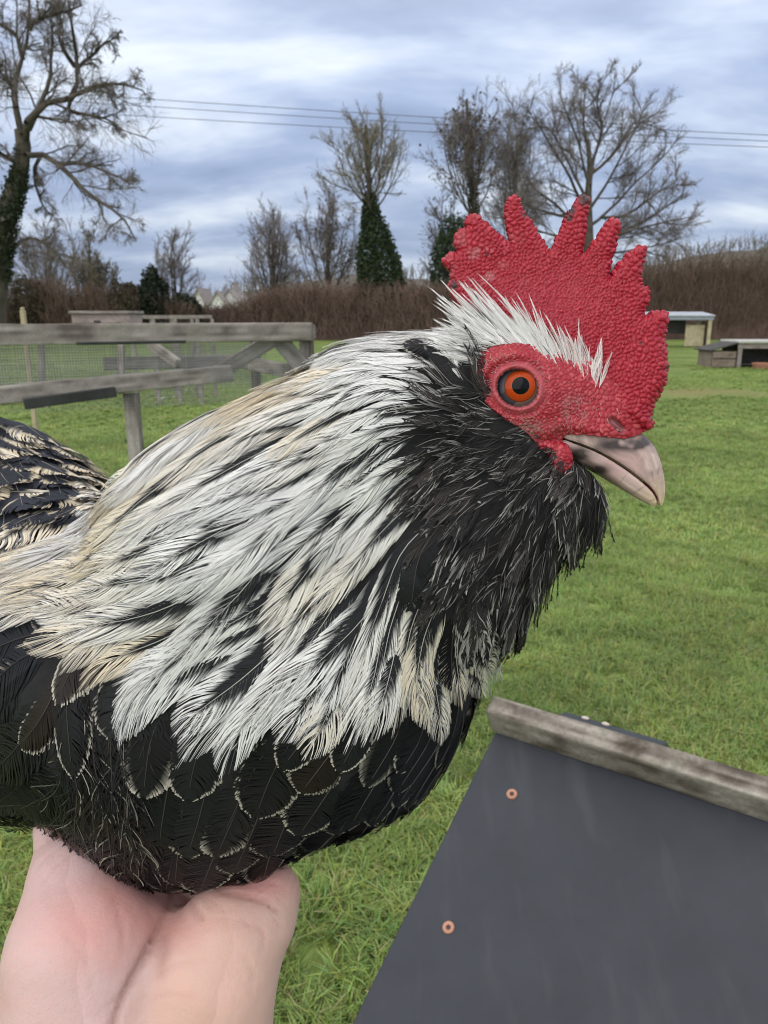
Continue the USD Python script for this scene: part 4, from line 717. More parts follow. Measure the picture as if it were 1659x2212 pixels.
    e = ell(px, py); h = h + .75 * np.exp(-((e - 1.12) / .10) ** 2) - .5 * np.exp(-((e - 1.38) / .10) ** 2) + .8 * np.exp(-((e - 1.72) / .15) ** 2) * np.clip((EYE_C[1] + 20 - py) / 40, 0, 1) - .25 * np.clip((1.05 - e) / .1, 0, 1)
    zx, zy = (px - 905.2) / .3637, (py - 384) / .3637
    th = .75; u = (zx - 1172) * math.cos(th) + (zy - 1468) * math.sin(th); w = -(zx - 1172) * math.sin(th) + (zy - 1468) * math.cos(th)
    nost = np.exp(-(u / 62) ** 4 - (w / 26) ** 4); lid = np.exp(-((u + 6) / 52) ** 2 - ((w - 4) / 13) ** 2); h = h - 1.5 * nost + 1.15 * lid + .6 * np.exp(-((np.hypot(u / 72, w / 36) - 1) / .22) ** 2)
    def line(pts, wd): return np.exp(-(cKDTree(dens(z1(*pts), 1.0)[:-1] if False else np.vstack([np.linspace(a, b, 40) for a, b in zip(z1(*pts)[:-1], z1(*pts)[1:])])).query(p)[0] / wd) ** 2)
    h = h + 1.0 * line([(760, 1500), (850, 1470), (960, 1480), (1060, 1500), (1110, 1510)], 13) + .9 * line([(730, 1580), (800, 1600), (870, 1610), (895, 1660)], 12) + .7 * line([(850, 1660), (850, 1750)], 12) - .9 * line([(720, 1560), (790, 1560), (850, 1580)], 6)
    near = W(px, py, DS - h / 1000); nn = vnormals(near, t); nn = nn * np.where((nn @ FW) > 0, -1, 1)[:, None]
    gum = np.clip(1.0 - np.exp(-((e - 1.15) / .22) ** 2) * .75 - nost, .1, 1)
    g, rn = pebbles(rng, px, py, lambda x, y: 5.2 + 3.8 * np.clip((x - 1230) / 90, 0, 1) + 2.2 * np.clip((y - 910) / 50, 0, 1)); near = near + nn * (g * .00055 * gum)[:, None]
    c = np.array([.31, .008, .022]) * (1 - .5 * (g * rn)[:, None]) + np.array([.60, .11, .12]) * .5 * (g * rn)[:, None]
    rim = np.exp(-((e - 1.16) / .20) ** 2)[:, None] * .55; c = c * (1 - rim) + np.array([.42, .10, .115]) * rim
    dk = np.clip((1.06 - e) / .07, 0, 1)[:, None] * .85; c = c * (1 - dk) + np.array([.05, .022, .022]) * dk
    grey = np.clip((fbm(np.stack([px * .05, py * .05, 0 * px], -1), 3, 6) - .47) * 4, 0, 1) * np.clip(np.exp(-((px - 1240) / 30) ** 2 - ((py - 885) / 26) ** 2) + np.exp(-((px - 1130) / 75) ** 2 - ((py - 925) / 22) ** 2), 0, 1); c = c * (1 - .6 * grey[:, None]) + np.array([.25, .17, .15]) * .6 * grey[:, None]
    k = nost[:, None]; c = c * (1 - .75 * k) + np.array([.28, .14, .15]) * .75 * k; k = (np.exp(-((w - 19) / 7) ** 2 - ((u - 22) / 40) ** 4))[:, None]; c = c * (1 - k) + np.array([.035, .02, .022]) * k
    keep = np.unique(t); remap = -np.ones(len(p), int); remap[keep] = np.arange(len(keep)); near, c2, t2 = near[keep], c[keep], remap[t]; nb2 = (keep < nb).sum()
    v, f = both_sides(near, t2, nb2); bpart('face', v, f, SKIN, smooth=True, col=np.vstack([c2, c2]))
    # ---- bristles on the bare skin
    from shapely import contains_xy
    bx, by = rng.uniform(1020, 1400, 7000), rng.uniform(740, 1000, 7000); e2 = ell(bx, by)
    ok = contains_xy(Polygon(face).buffer(-6), bx, by) & (e2 > 1.2) & ((rng.random(7000) < .05) | (rng.random(7000) < .55 * np.exp(-((bx - 1250) / 45) ** 2 - ((by - 880) / 40) ** 2)) | (rng.random(7000) < .4 * np.exp(-((e2 - 1.5) / .3) ** 2) * (by < 830)) | (rng.random(7000) < .6 * np.exp(-((bx - 1130) / 80) ** 2 - ((by - 930) / 26) ** 2)))
    bx, by = bx[ok], by[ok]; hh = h[cKDTree(p).query(np.stack([bx, by], 1))[1]]; n = len(bx); P = W(bx, by, DS - hh / 1000 - .0001)
    ang = np.where(by < 850, math.radians(200), math.radians(165)) + rng.normal(0, .5, n) + np.where(bx > 1215, -1.0, 0)
    D = nrm(np.cos(ang)[:, None] * RT - np.sin(ang)[:, None] * -UP * -1 - .45 * FW); ln = rng.uniform(.0008, .0019, n)
    v, f = tubes(P, P + D * ln[:, None], np.full(n, .00010), np.full(n, .00003), 3); cc = np.repeat(np.where((by > 905)[:, None] & (rng.random(n) < .7)[:, None], [[.30, .25, .20]], [[.62, .42, .38]]) * rng.uniform(.5, 1.1, (n, 1)), 6, 0)
    bpart('bristles', v, f, FEATHER, col=cc, kind='stuff')
    # ---- eyes
    EYEM = L('eyeball', {'a': ('attribute', {'attribute': 'col'}), 'p': ('principled_bsdf', {'roughness': .05, 'specular_ior_level': .16})}, [('a.color', 'p.base_color')])
    for side in (0, 1):
        c0 = W(EYE_C[0], EYE_C[1], DS - .0152 + .0068); R = .0072; s = trimesh.creation.icosphere(5, R); q = s.vertices; lx, ly = q @ RT, q @ UP
        aim = nrm(-(c0 - EYE) * .35 - FW * .10 + RT * .004); a = np.arccos(np.clip(nrm(q) @ aim, -1, 1))
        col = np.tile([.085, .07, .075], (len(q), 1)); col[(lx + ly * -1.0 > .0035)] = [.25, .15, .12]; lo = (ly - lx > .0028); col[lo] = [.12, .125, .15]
        V = q + c0; F2 = s.faces
        def cap(a0, a1, lift, n=64, rings=10):
            th = np.linspace(a0, a1, rings); ph = np.arange(n) * 2 * np.pi / n; ex = nrm(np.cross(aim, UP)); ey = np.cross(ex, aim)
            r = R + lift; P = c0 + r * (np.cos(th)[:, None, None] * aim + np.sin(th)[:, None, None] * (np.cos(ph)[None, :, None] * ex + np.sin(ph)[None, :, None] * ey))
            i, j = np.meshgrid(np.arange(rings - 1), np.arange(n), indexing='ij'); return P.reshape(-1, 3), quads(np.stack([i * n + j, i * n + (j + 1) % n, (i + 1) * n + (j + 1) % n, (i + 1) * n + j], -1).reshape(-1, 4)), np.repeat(th, n), np.tile(ph, rings)
        ai, ap = math.asin(34 / F * .2102 / R), math.asin(18.5 / F * .2102 / R)
        mir = (lambda P: mirror(P)) if side else (lambda P: P)
        e = bpart('eye', mir(V), F2[:, ::-1] if side else F2, EYEM, smooth=True, col=col)
        pv, pf, th, ph = cap(ap * .96, ai, .00006); k = (th - ap) / (ai - ap); fib = .8 + .4 * fbm(np.stack([np.cos(ph) * 9, np.sin(ph) * 9, k * 2], -1), 3, 2)
        ic = (np.array([.43, .052, .008]) * (1 - k[:, None] * .35) + np.array([.26, .03, .008]) * k[:, None] * .35) * fib[:, None]; ed = np.clip((k - .9) / .1, 0, 1)[:, None]; ic = ic * (1 - ed) + np.array([.04, .02, .015]) * ed; ic[k < .05] = [.25, .16, .03]
        bpart('iris', mir(pv), pf, EYEM, e, smooth=True, col=ic)
        pv, pf, th, ph = cap(0.0, ap, .00010); bpart('pupil', mir(pv), pf, EYEM, e, smooth=True, col=np.tile([.004, .004, .005], (len(pv), 1)))
    # ---- beak
    up = z1((1215, 1470), (1330, 1520), (1385, 1570), (1422, 1640), (1446, 1720), (1460, 1800), (1463, 1870), (1452, 1930), (1436, 1957), (1424, 1905), (1394, 1850), (1330, 1790), (1240, 1722), (1150, 1664), (1050, 1612), (950, 1572), (870, 1550), (840, 1530), (860, 1500), (1000, 1490), (1120, 1490))
    lw = z1((840, 1545), (950, 1588), (1050, 1626), (1150, 1682), (1240, 1742), (1320, 1804), (1378, 1856), (1408, 1900), (1413, 1935), (1405, 1950), (1380, 1945), (1300, 1902), (1200, 1838), (1100, 1772), (1010, 1720), (940, 1690), (890, 1650), (850, 1600))
    axis = z1((860, 1540), (1000, 1560), (1150, 1620), (1280, 1700), (1380, 1800), (1430, 1900), (1440, 1960)); ad = np.vstack([np.linspace(a, b, 50) for a, b in zip(axis[:-1], axis[1:])]); at_ = np.linspace(0, 1, len(ad))
    for nm, po, rimpts, H0, H1, Rr in (('upper_beak', smooth_poly(up, 2), [(1250, 1500), (1330, 1520), (1385, 1570), (1422, 1640), (1446, 1720), (1460, 1800), (1463, 1870), (1452, 1930), (1436, 1957)], 8.3, 1.0, 62), ('lower_beak', smooth_poly(lw, 2), [(890, 1660), (940, 1692), (1010, 1722), (1100, 1774), (1200, 1840), (1300, 1904), (1380, 1947), (1408, 1950)], 7.6, 1.0, 34)):
        p, t, nb = sheet(po, 2.2, rng); px, py = p.T; tt = at_[cKDTree(ad).query(p)[1]]; rp = z1(*rimpts); rl = np.vstack([np.linspace(a, b, 60) for a, b in zip(rp[:-1], rp[1:])]); d = cKDTree(rl).query(p)[0]
        H = H0 + (H1 - H0) * np.clip(tt, 0, 1) ** 1.05; Rl = Rr * (1 - .72 * tt); h = H * np.sqrt(1 - (1 - np.clip(d / Rl, 0, 1)) ** 2.2)
        edge = cKDTree(dens(po, 1.0)).query(p)[0]; h = h - .5 * np.exp(-(edge / 3.0) ** 2) * (d > 10) + .12 * (fbm(np.stack([px * .05, py * .05, 0 * px], -1), 3, 2) - .5)
        near = W(px, py, DS - h / 1000)
        along = tt * 9; fi = fbm(np.stack([along * .6, d * .16, 0 * d], -1), 4, 3); bl = fbm(np.stack([px * .022, py * .022, 0 * px + (3 if nm[0] == 'u' else 8)], -1), 3, 12)
        c = np.array([.47, .345, .305])[None] * (.55 + .9 * fi[:, None]); pk = np.clip(np.exp(-((tt - .45) / .2) ** 2) * (bl - .3) * 2.2, 0, 1)[:, None] * .6; c = c * (1 - pk) + np.array([.50, .30, .285]) * pk
        tipc = np.clip((tt - .62) / .30, 0, 1)[:, None] * .75; c = c * (1 - tipc) + np.array([.62, .47, .29]) * (.7 + .6 * fi[:, None]) * tipc
        if nm == 'upper_beak':
            zx, zy = (px - 905.2) / .3637, (py - 384) / .3637
            dk = np.clip(.25 + (bl - .38) * 5, 0, 1) * np.clip(np.exp(-((zx - 1290) / 95) ** 2 - ((zy - 1570) / 50) ** 2) * 1.6 + np.exp(-((zx - 1130) / 110) ** 2 - ((zy - 1590) / 45) ** 2) + .8 * np.exp(-((zx - 1390) / 60) ** 2 - ((zy - 1700) / 90) ** 2) * (fi > .45), 0, 1)
        else:
            zx, zy = (px - 905.2) / .3637, (py - 384) / .3637
            dk = np.clip(np.exp(-((zx - 960) / 70) ** 2 - ((zy - 1640) / 45) ** 2) * 1.3 + np.exp(-((zx - 1060) / 70) ** 2 - ((zy - 1735) / 30) ** 2) * 1.4, 0, 1) * np.clip(.3 + (bl - .40) * 6, 0, 1)
        c = c * (1 - .92 * dk[:, None]) + np.array([.030, .024, .025]) * .82 * dk[:, None]
        v, f = both_sides(near, t, nb); bpart(nm, v, f, HORN, smooth=40 if False else True, col=np.vstack([c, c]))
    # ---- lining of the mouth, seen in the gap
    q = z1((850, 1535), (1000, 1575), (1150, 1645), (1280, 1730), (1380, 1830), (1415, 1900)); V = np.vstack([W(q[:, 0], q[:, 1], DS - np.linspace(.0068, .0010, 6)), W(q[:, 0], q[:, 1] + 6, DS - np.linspace(.0062, .0008, 6))]); V = np.vstack([V, mirror(V)]); i = np.arange(5)
    f = quads(np.vstack([np.stack([i, i + 1, i + 13, i + 12], 1), np.stack([i + 6, i + 18, i + 19, i + 7], 1), np.stack([i, i + 6, i + 7, i + 1], 1)])); bpart('mouth_lining', V, f, SKIN, smooth=True, col=np.tile([.12, .018, .02], (len(V), 1)))
    # ---- white spiky feathers over the brow, flowing up and back
    rows = [(1032, 782, -.99, -.02, 85), (1046, 762, -.97, -.16, 90), (1056, 740, -.90, -.30, 85), (1072, 742, -.84, -.44, 95), (1090, 748, -.84, -.54, 120), (1120, 752, -.76, -.65, 130), (1150, 760, -.68, -.73, 135), (1180, 775, -.58, -.81, 140), (1208, 795, -.44, -.90, 138), (1232, 820, -.28, -.96, 135), (1252, 838, -.13, -.99, 125), (1268, 842, .03, -1.0, 105), (1282, 838, .18, -.98, 75)]
    rx = np.array(rows); kk = []
    for rep in range(15):
        for i in range(len(rx) - 1):
            for _ in range((2 if rep < 9 else 1) if i < 8 else (1 if rep < 8 else 0)):
                a = rng.random(); r = rx[i] * (1 - a) + rx[i + 1] * a; back = rng.random() ** 1.2 * (45 + 45 * min(1, max(0, (r[0] - 1050) / 70))) - 6 if r[0] < 1170 else rng.random() * 60 - 14
                kk.append((r[0] + r[2] * back + rng.normal(0, 5), r[1] + r[3] * back * .8 + rng.normal(0, 4), r[2] + rng.normal(0, .09), r[3] + rng.normal(0, .09), r[4] * rng.uniform(.55, 1.0), back))
    for (x0, y0, dx, dy, ln, back) in kk:
        n = 9; s = np.linspace(0, 1, n); bend = rng.normal(.05, .13); x = x0 + ln * s * dx - ln * bend * s ** 2 * dy * -1; y = y0 + ln * s * dy + ln * bend * s ** 2 * dx * -1 * -1
        side = np.clip((x0 - 1060) / 200, 0, 1); d0 = .2105 + .0075 * side + back * .00003; d1 = d0 + .002 - .0010 * rng.random(); S = W(x, y, d0 + (d1 - d0) * s - .0018 * np.sin(s * np.pi * .6) * rng.uniform(.1, .9))
        T0 = nrm(np.gradient(S, axis=0)); N0 = nrm(-FW * 1.0 + UP * .25 + rng.normal(0, .3, 3) * [1, 0, 1]); N0 = nrm(N0 - (T0 @ N0)[:, None] * T0)
        pink = np.clip((x0 - 1180) / 80, 0, 1) * .5 * rng.random(); base = np.array([.83, .82, .80]) * (1 - pink) + np.array([.75, .48, .44]) * pink; dkf = rng.random() < .07 and x0 < 1180
        def colr(u, v, r, sd, base=base, dkf=dkf, pink=pink):
            c = base * (.82 + .22 * r)[..., None]; c = np.where(((r < .07) & (v > .1))[..., None], .12, c); return c * (.10 if dkf else 1.0) if dkf else c
        vv, ff, cc = feather(rng, S, N0, rng.uniform(.0006, .0011), lambda v: np.clip((v + .08) / .2, 0, 1) ** .5 * np.clip((1.04 - v) / .45, 0, 1) ** .8, 14, .5, colr, lambda t: 0 * t, gap=.75, curl=.5, shaft=(.00008, (.75, .72, .68)), frizz=.00008)
        bpart('crown_feather', vv, ff, FEATHER, col=cc)
build_head()
# ---------------------------------------------------------------- the hand that holds the rooster
HANDM = L('hand_skin', {'a': ('attribute', {'attribute': 'col'}), 'g': ('geometry', {}), 'n': ('noise_texture', {'scale': 900.0, 'detail': 6.0, 'roughness': .7}), 'b': ('bump', {'strength': .4, 'distance': .0007}), 'n2': ('noise_texture', {'scale': 60.0, 'detail': 3.0}), 'b2': ('bump', {'strength': .25, 'distance': .003}),
    'p': ('principled_bsdf', {'roughness': .48, 'specular_ior_level': .38, 'subsurface_weight': .25, 'subsurface_scale': .0016, 'subsurface_radius': (1, .35, .2)})},
    [('a.color', 'p.base_color'), ('g.position', 'n.vector'), ('g.position', 'n2.vector'), ('n2.fac', 'b2.height'), ('b2.normal', 'b.normal'), ('n.fac', 'b.height'), ('b.normal', 'p.normal')])
HC = [  # chains of (x, y, distance, radius in mm)
    [(250, 3700, .30, 42), (280, 2850, .262, 32), (195, 2400, .240, 24), (190, 2200, .234, 23.5), (184, 2050, .237, 22.5), (170, 1910, .250, 15.5), (130, 1800, .262, 7.5), (116, 1735, .272, 5.2), (150, 1700, .296, 7.5), (210, 1700, .318, 6.8)],
    [(280, 2850, .262, 32), (400, 2400, .240, 23), (432, 2250, .236, 20.5), (460, 2110, .237, 18.8), (502, 2025, .241, 16), (562, 1975, .246, 10.5), (588, 1925, .250, 7.5), (530, 1898, .257, 8.8), (440, 1893, .266, 9.0)],
    [(280, 2850, .262, 32), (300, 2400, .246, 25), (305, 2200, .245, 20), (305, 2060, .254, 17), (290, 1960, .264, 15)],
    [(300, 2060, .247, 20), (350, 1960, .264, 12), (390, 1880, .284, 9), (400, 1830, .306, 8.2), (390, 1790, .326, 7.4), (375, 1745, .338, 6.8)],
    [(280, 1960, .258, 16), (270, 1880, .278, 10), (285, 1820, .302, 9), (295, 1770, .326, 8), (300, 1720, .340, 7.2)],
    [(280, 1960, .258, 16), (200, 1850, .270, 10), (205, 1790, .294, 9), (225, 1740, .318, 8), (240, 1690, .334, 7.2)]]
CREASES = [([(392, 1893), (372, 1930), (357, 1968), (330, 2030), (300, 2090), (272, 2145), (250, 2200), (238, 2260)], 9.5, 2.0), ([(372, 1935), (366, 1900), (362, 1880)], 5.0, 1.4), ([(357, 1968), (352, 2040), (345, 2100)], 16, 1.0), ([(438, 1908), (480, 1927), (530, 1936), (575, 1950), (598, 1972)], 5.0, 1.6), ([(392, 1920), (420, 1962), (440, 1985)], 7.0, 1.0),
           ([(560, 2005), (572, 2030), (560, 2060)], 5, .35), ([(590, 1985), (606, 2000)], 4, .4), ([(205, 2195), (230, 2180), (255, 2150)], 7, .35), ([(75, 1885), (100, 1850), (130, 1830)], 4, .35), ([(95, 1905), (130, 1862), (160, 1845)], 4, .35), ([(60, 1850), (85, 1830), (110, 1815)], 4, .3), ([(120, 2000), (170, 2060), (200, 2150)], 6, .3), ([(230, 1920), (262, 1990), (268, 2060)], 7, .4), ([(330, 2120), (390, 2080), (450, 2075)], 6, .3), ([(300, 2180), (370, 2150), (420, 2150)], 6, .25), ([(520, 2060), (545, 2100), (540, 2150)], 5, .3), ([(470, 1985), (520, 1990), (560, 2010)], 5, .35), ([(330, 1900), (320, 1950), (330, 1990)], 6, .6), ([(560, 1905), (600, 1912), (622, 1925)], 4, .4)]
def build_hand():
    seg = []
    for ch in HC:
        q = [SPH(*c) for c in ch]; seg += [(q[i][0], q[i + 1][0], q[i][1], q[i + 1][1]) for i in range(len(q) - 1)]
    def sd(P):
        out = None
        for a, b, ra, rb in seg:
            d = b - a; t = np.clip((P - a) @ d / (d @ d), 0, 1); q = np.linalg.norm(P - a - t[..., None] * d, axis=-1) - (ra + t * (rb - ra))
            if out is None: out = q
            else:
                k = .006; hh = np.clip(.5 + .5 * (out - q) / k, 0, 1); out = out * (1 - hh) + q * hh - k * hh * (1 - hh)
        return out
    A = np.array([s[0] for s in seg] + [s[1] for s in seg]); R = np.array([s[2] for s in seg] + [s[3] for s in seg])
    lo = (A - R[:, None]).min(0) - .006; hi = (A + R[:, None]).max(0) + .006; h = .0026; ax = [np.arange(a, b, h) for a, b in zip(lo, hi)]; G = np.stack(np.meshgrid(*ax, indexing='ij'), -1); v, f = surface_nets(sd(G), lo, h)
    m = trimesh.Trimesh(v, f, process=False); m = m.subdivide() if True else m; v, f = np.array(m.vertices), np.array(m.faces)
    px, py, d = PX(v); n = vnormals(v, f); n = n if ((n * (v - v.mean(0))).sum() > 0) else -n; front = np.clip(-(n @ FW) * 2, 0, 1); P2 = np.stack([px, py], 1)
    for pts, w, dep in CREASES:
        p = resample(np.c_[np.array(pts, float), np.zeros(len(pts))], 60)[:, :2]; q, i = cKDTree(p).query(P2); tp = np.sin(np.linspace(.12, 1, 60) * np.pi * .93)[i]; v = v - n * (dep / 1000 * np.exp(-(q / w) ** 2) * front * tp)[:, None]
    v = v + n * (.0009 * (fbm(v * 60, 3, 2) - .5))[:, None]
    g1 = fbm(np.stack([px * .006, py * .006, 0 * px], -1), 3, 5)[:, None]; right = np.clip((px - 330 - (1990 - py) * .45) / 120, 0, 1)[:, None]
    lilac, pink, peach = np.array([.58, .39, .37]), np.array([.57, .285, .25]), np.array([.60, .385, .315])
    mid = np.exp(-((px - 270) / 110) ** 2 - ((py - 1960) / 130) ** 2)[:, None]; c = lilac * (1 - right) + peach * right; k = np.clip(mid * .55 + (g1 - .5) * 1.8, 0, 1); c = c * (1 - k) + pink * k
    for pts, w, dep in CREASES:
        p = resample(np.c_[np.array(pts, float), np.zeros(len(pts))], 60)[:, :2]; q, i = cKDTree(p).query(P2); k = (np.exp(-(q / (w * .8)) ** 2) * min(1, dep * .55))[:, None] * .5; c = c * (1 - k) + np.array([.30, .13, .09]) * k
    k = np.exp(-((px - 560) / 90) ** 2 - ((py - 1910) / 36) ** 2)[:, None] * .8; c = c * (1 - k) + np.array([.62, .27, .24]) * k
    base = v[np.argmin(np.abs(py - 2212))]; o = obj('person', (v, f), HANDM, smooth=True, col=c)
    tag(o, 'pale bare hand, palm up, cupped under the breast of the rooster', 'person')
build_hand()
# ---------------------------------------------------------------- the dark sloping coop roof in front
GREY_SHEET = L('slate_grey_sheet', {'tc': ('geometry', {}), 'n': ('noise_texture', {'scale': 9.0, 'detail': 6.0, 'roughness': .65}), 'r': ('rgb_ramp', {'ramp': [(.3, (.030, .033, .041)), (.7, (.041, .045, .054))]}),
    'mp': ('mapping', {'scale': (6, 1.2, 1.2), 'rotation': (0, 0, .5)}), 's': ('noise_texture', {'scale': 6.0, 'detail': 4.0}), 'sr': ('rgb_ramp', {'ramp': [(.56, (0, 0, 0)), (.75, (1, 1, 1))]}), 'mx': ('mix_color', {'b': (.075, .078, .086)}), 'ms': ('math', {'math_type': 'multiply', 'value2': .35}),
    'f': ('noise_texture', {'scale': 900.0, 'detail': 3.0}), 'b': ('bump', {'strength': .25, 'distance': .0006}), 'p': ('principled_bsdf', {'roughness': .62, 'specular_ior_level': .35})},
    [('tc.position', 'n.vector'), ('n.fac', 'r.fac'), ('tc.position', 'mp.vector'), ('mp.vector', 's.vector'), ('s.fac', 'sr.fac'), ('sr.color', 'ms.value1'), ('ms.value', 'mx.fac'), ('r.color', 'mx.a'), ('mx.result', 'p.base_color'), ('tc.position', 'f.vector'), ('f.fac', 'b.height'), ('b.normal', 'p.normal')])
def wood(name, c1, c2, grain=(3, 3, 60), rot=(0, 0, 0), dark=(.05, .045, .04), sc=14.0):
    return L(name, {'tc': ('texture_coordinate', {}), 'mp': ('mapping', {'scale': grain, 'rotation': rot}), 'n': ('noise_texture', {'scale': sc, 'detail': 7.0, 'roughness': .65, 'distortion': .4}), 'r': ('rgb_ramp', {'ramp': [(.25, c1), (.5, c2), (.72, tuple(min(1, q * 1.35) for q in c2))]}),
        'n2': ('noise_texture', {'scale': 9.0, 'detail': 5.0, 'roughness': .7}), 'r2': ('rgb_ramp', {'ramp': [(.5, (0, 0, 0)), (.72, (1, 1, 1))]}), 'mk': ('math', {'math_type': 'multiply', 'value2': .6}), 'mx': ('mix_color', {'b': dark}), 'b': ('bump', {'strength': .55, 'distance': .004}), 'p': ('principled_bsdf', {'roughness': .85, 'specular_ior_level': .2})},
        [('tc.object', 'mp.vector'), ('mp.vector', 'n.vector'), ('n.fac', 'r.fac'), ('tc.object', 'n2.vector'), ('n2.fac', 'r2.fac'), ('r2.color', 'mk.value1'), ('mk.value', 'mx.fac'), ('r.color', 'mx.a'), ('mx.result', 'p.base_color'), ('n.fac', 'b.height'), ('b.normal', 'p.normal')])
OLDWOOD = wood('weathered_batten', (.085, .072, .056), (.235, .205, .165), (2.0, 14, 14), (0, 0, .45), (.045, .036, .028), 5.0)
GREYWOOD = wood('grey_timber', (.10, .085, .073), (.25, .22, .195), (1.6, 11, 11), (0, 0, -.39), (.07, .055, .045), 4.0)
BROWNWOOD = wood('brown_timber', (.12, .092, .070), (.20, .16, .125), (1.5, 6, 6), (0, 0, 0), (.06, .05, .04), 3.0)
PLY = wood('plywood', (.30, .25, .15), (.42, .36, .23), (2, 2, 2), (0, 0, 0), (.22, .19, .13), 2.5)
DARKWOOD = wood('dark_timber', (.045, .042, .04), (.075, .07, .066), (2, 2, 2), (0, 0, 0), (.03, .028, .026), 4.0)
COPPER = L('copper_screw', {'p': ('principled_bsdf', {'base_color': (.42, .22, .15), 'roughness': .45, 'metallic': .6})}, []); RUST = L('screw_socket', {'p': ('principled_bsdf', {'base_color': (.06, .03, .03), 'roughness': .7})}, [])
WASHER = L('pale_washer', {'p': ('principled_bsdf', {'base_color': (.55, .48, .42), 'roughness': .4})}, [])
AGED = L('aged_timber', {'a': ('attribute', {'attribute': 'col'}), 'g': ('geometry', {}), 'n': ('noise_texture', {'scale': 160.0, 'detail': 5.0, 'roughness': .7}), 'r': ('rgb_ramp', {'ramp': [(.3, (.72, .72, .72)), (.7, (1.2, 1.2, 1.2))]}), 'm': ('mix_color', {'blend_type': 'multiply', 'fac': 1.0, 'use_clamp': False}), 'b': ('bump', {'strength': .5, 'distance': .003}), 'p': ('principled_bsdf', {'roughness': .88, 'specular_ior_level': .18})},
    [('g.position', 'n.vector'), ('n.fac', 'r.fac'), ('a.color', 'm.a'), ('r.color', 'm.b'), ('m.result', 'p.base_color'), ('n.fac', 'b.height'), ('b.normal', 'p.normal')])
def aged(a, b, w, t, seed, up=(0, 0, 1), step=.012, tones=((.07, .055, .043), (.20, .17, .14), (.33, .30, .265)), rough=.0016, size=1.0, pale=0.0):
    """A sawn plank from a to b, greyed by the weather: grain runs along it, edges worn, knots and stains."""
    a, b = np.asarray(a, float), np.asarray(b, float); d = b - a; Ln = np.linalg.norm(d); d = d / Ln; s = nrm(np.cross(d, up)); u = np.cross(s, d)
    bv = min(w, t) * .08; hw, ht = w / 2, t / 2; ring = []
    for (y0, z0), (y1, z1_) in (((hw, -ht + bv), (hw, ht - bv)), ((hw - bv, ht), (-hw + bv, ht)), ((-hw, ht - bv), (-hw, -ht + bv)), ((-hw + bv, -ht), (hw - bv, -ht))):
        ring += [(y0 + (y1 - y0) * k / 5, z0 + (z1_ - z0) * k / 5) for k in range(6)]
    ring = np.array(ring); n = max(4, int(Ln / step)); xs = np.linspace(-Ln / 2, Ln / 2, n); K = len(ring)
    v = np.concatenate([np.repeat(xs[:, None, None], K, 1), np.repeat(ring[None], n, 0)], 2).reshape(-1, 3); i, j = np.meshgrid(np.arange(n - 1), np.arange(K), indexing='ij')
    f = quads(np.stack([i * K + j, (i + 1) * K + j, (i + 1) * K + (j + 1) % K, i * K + (j + 1) % K], -1).reshape(-1, 4)); kk = np.arange(K)
    v = np.vstack([v, [[-Ln / 2, 0, 0], [Ln / 2, 0, 0]]]); f = np.vstack([f, np.stack([kk, (kk + 1) % K, np.full(K, n * K)], 1), np.stack([(n - 1) * K + (kk + 1) % K, (n - 1) * K + kk, np.full(K, n * K + 1)], 1)]); q = v + seed * 7.3
    gr = fbm(np.stack([q[:, 0] * 5 * size, q[:, 1] * 120 * size, q[:, 2] * 120 * size], -1), 4, seed); bl = fbm(q * 16 * size, 4, seed + 1); st = fbm(q * np.array([5, 30, 30]) * size, 3, seed + 2)
    k = np.clip(.5 + (gr - .5) * 1.7 + (bl - .5) * 1.5, 0, 1)[:, None]; T = np.array(tones); c = np.where(k < .5, T[0] + (T[1] - T[0]) * k * 2, T[1] + (T[2] - T[1]) * (k * 2 - 1))
    dk = np.clip((st - .56) * 5, 0, .8)[:, None]; c = c * (1 - dk) + T[0] * .8 * dk; gn = np.clip((bl - .60) * 6, 0, .5)[:, None]; c = c * (1 - gn) + np.array([.13, .125, .085]) * gn
    v = v + rough * np.stack([0 * gr, gr - .5, bl - .5], -1) * 2; return v @ np.stack([d, s, u]) + (a + b) / 2, f, c
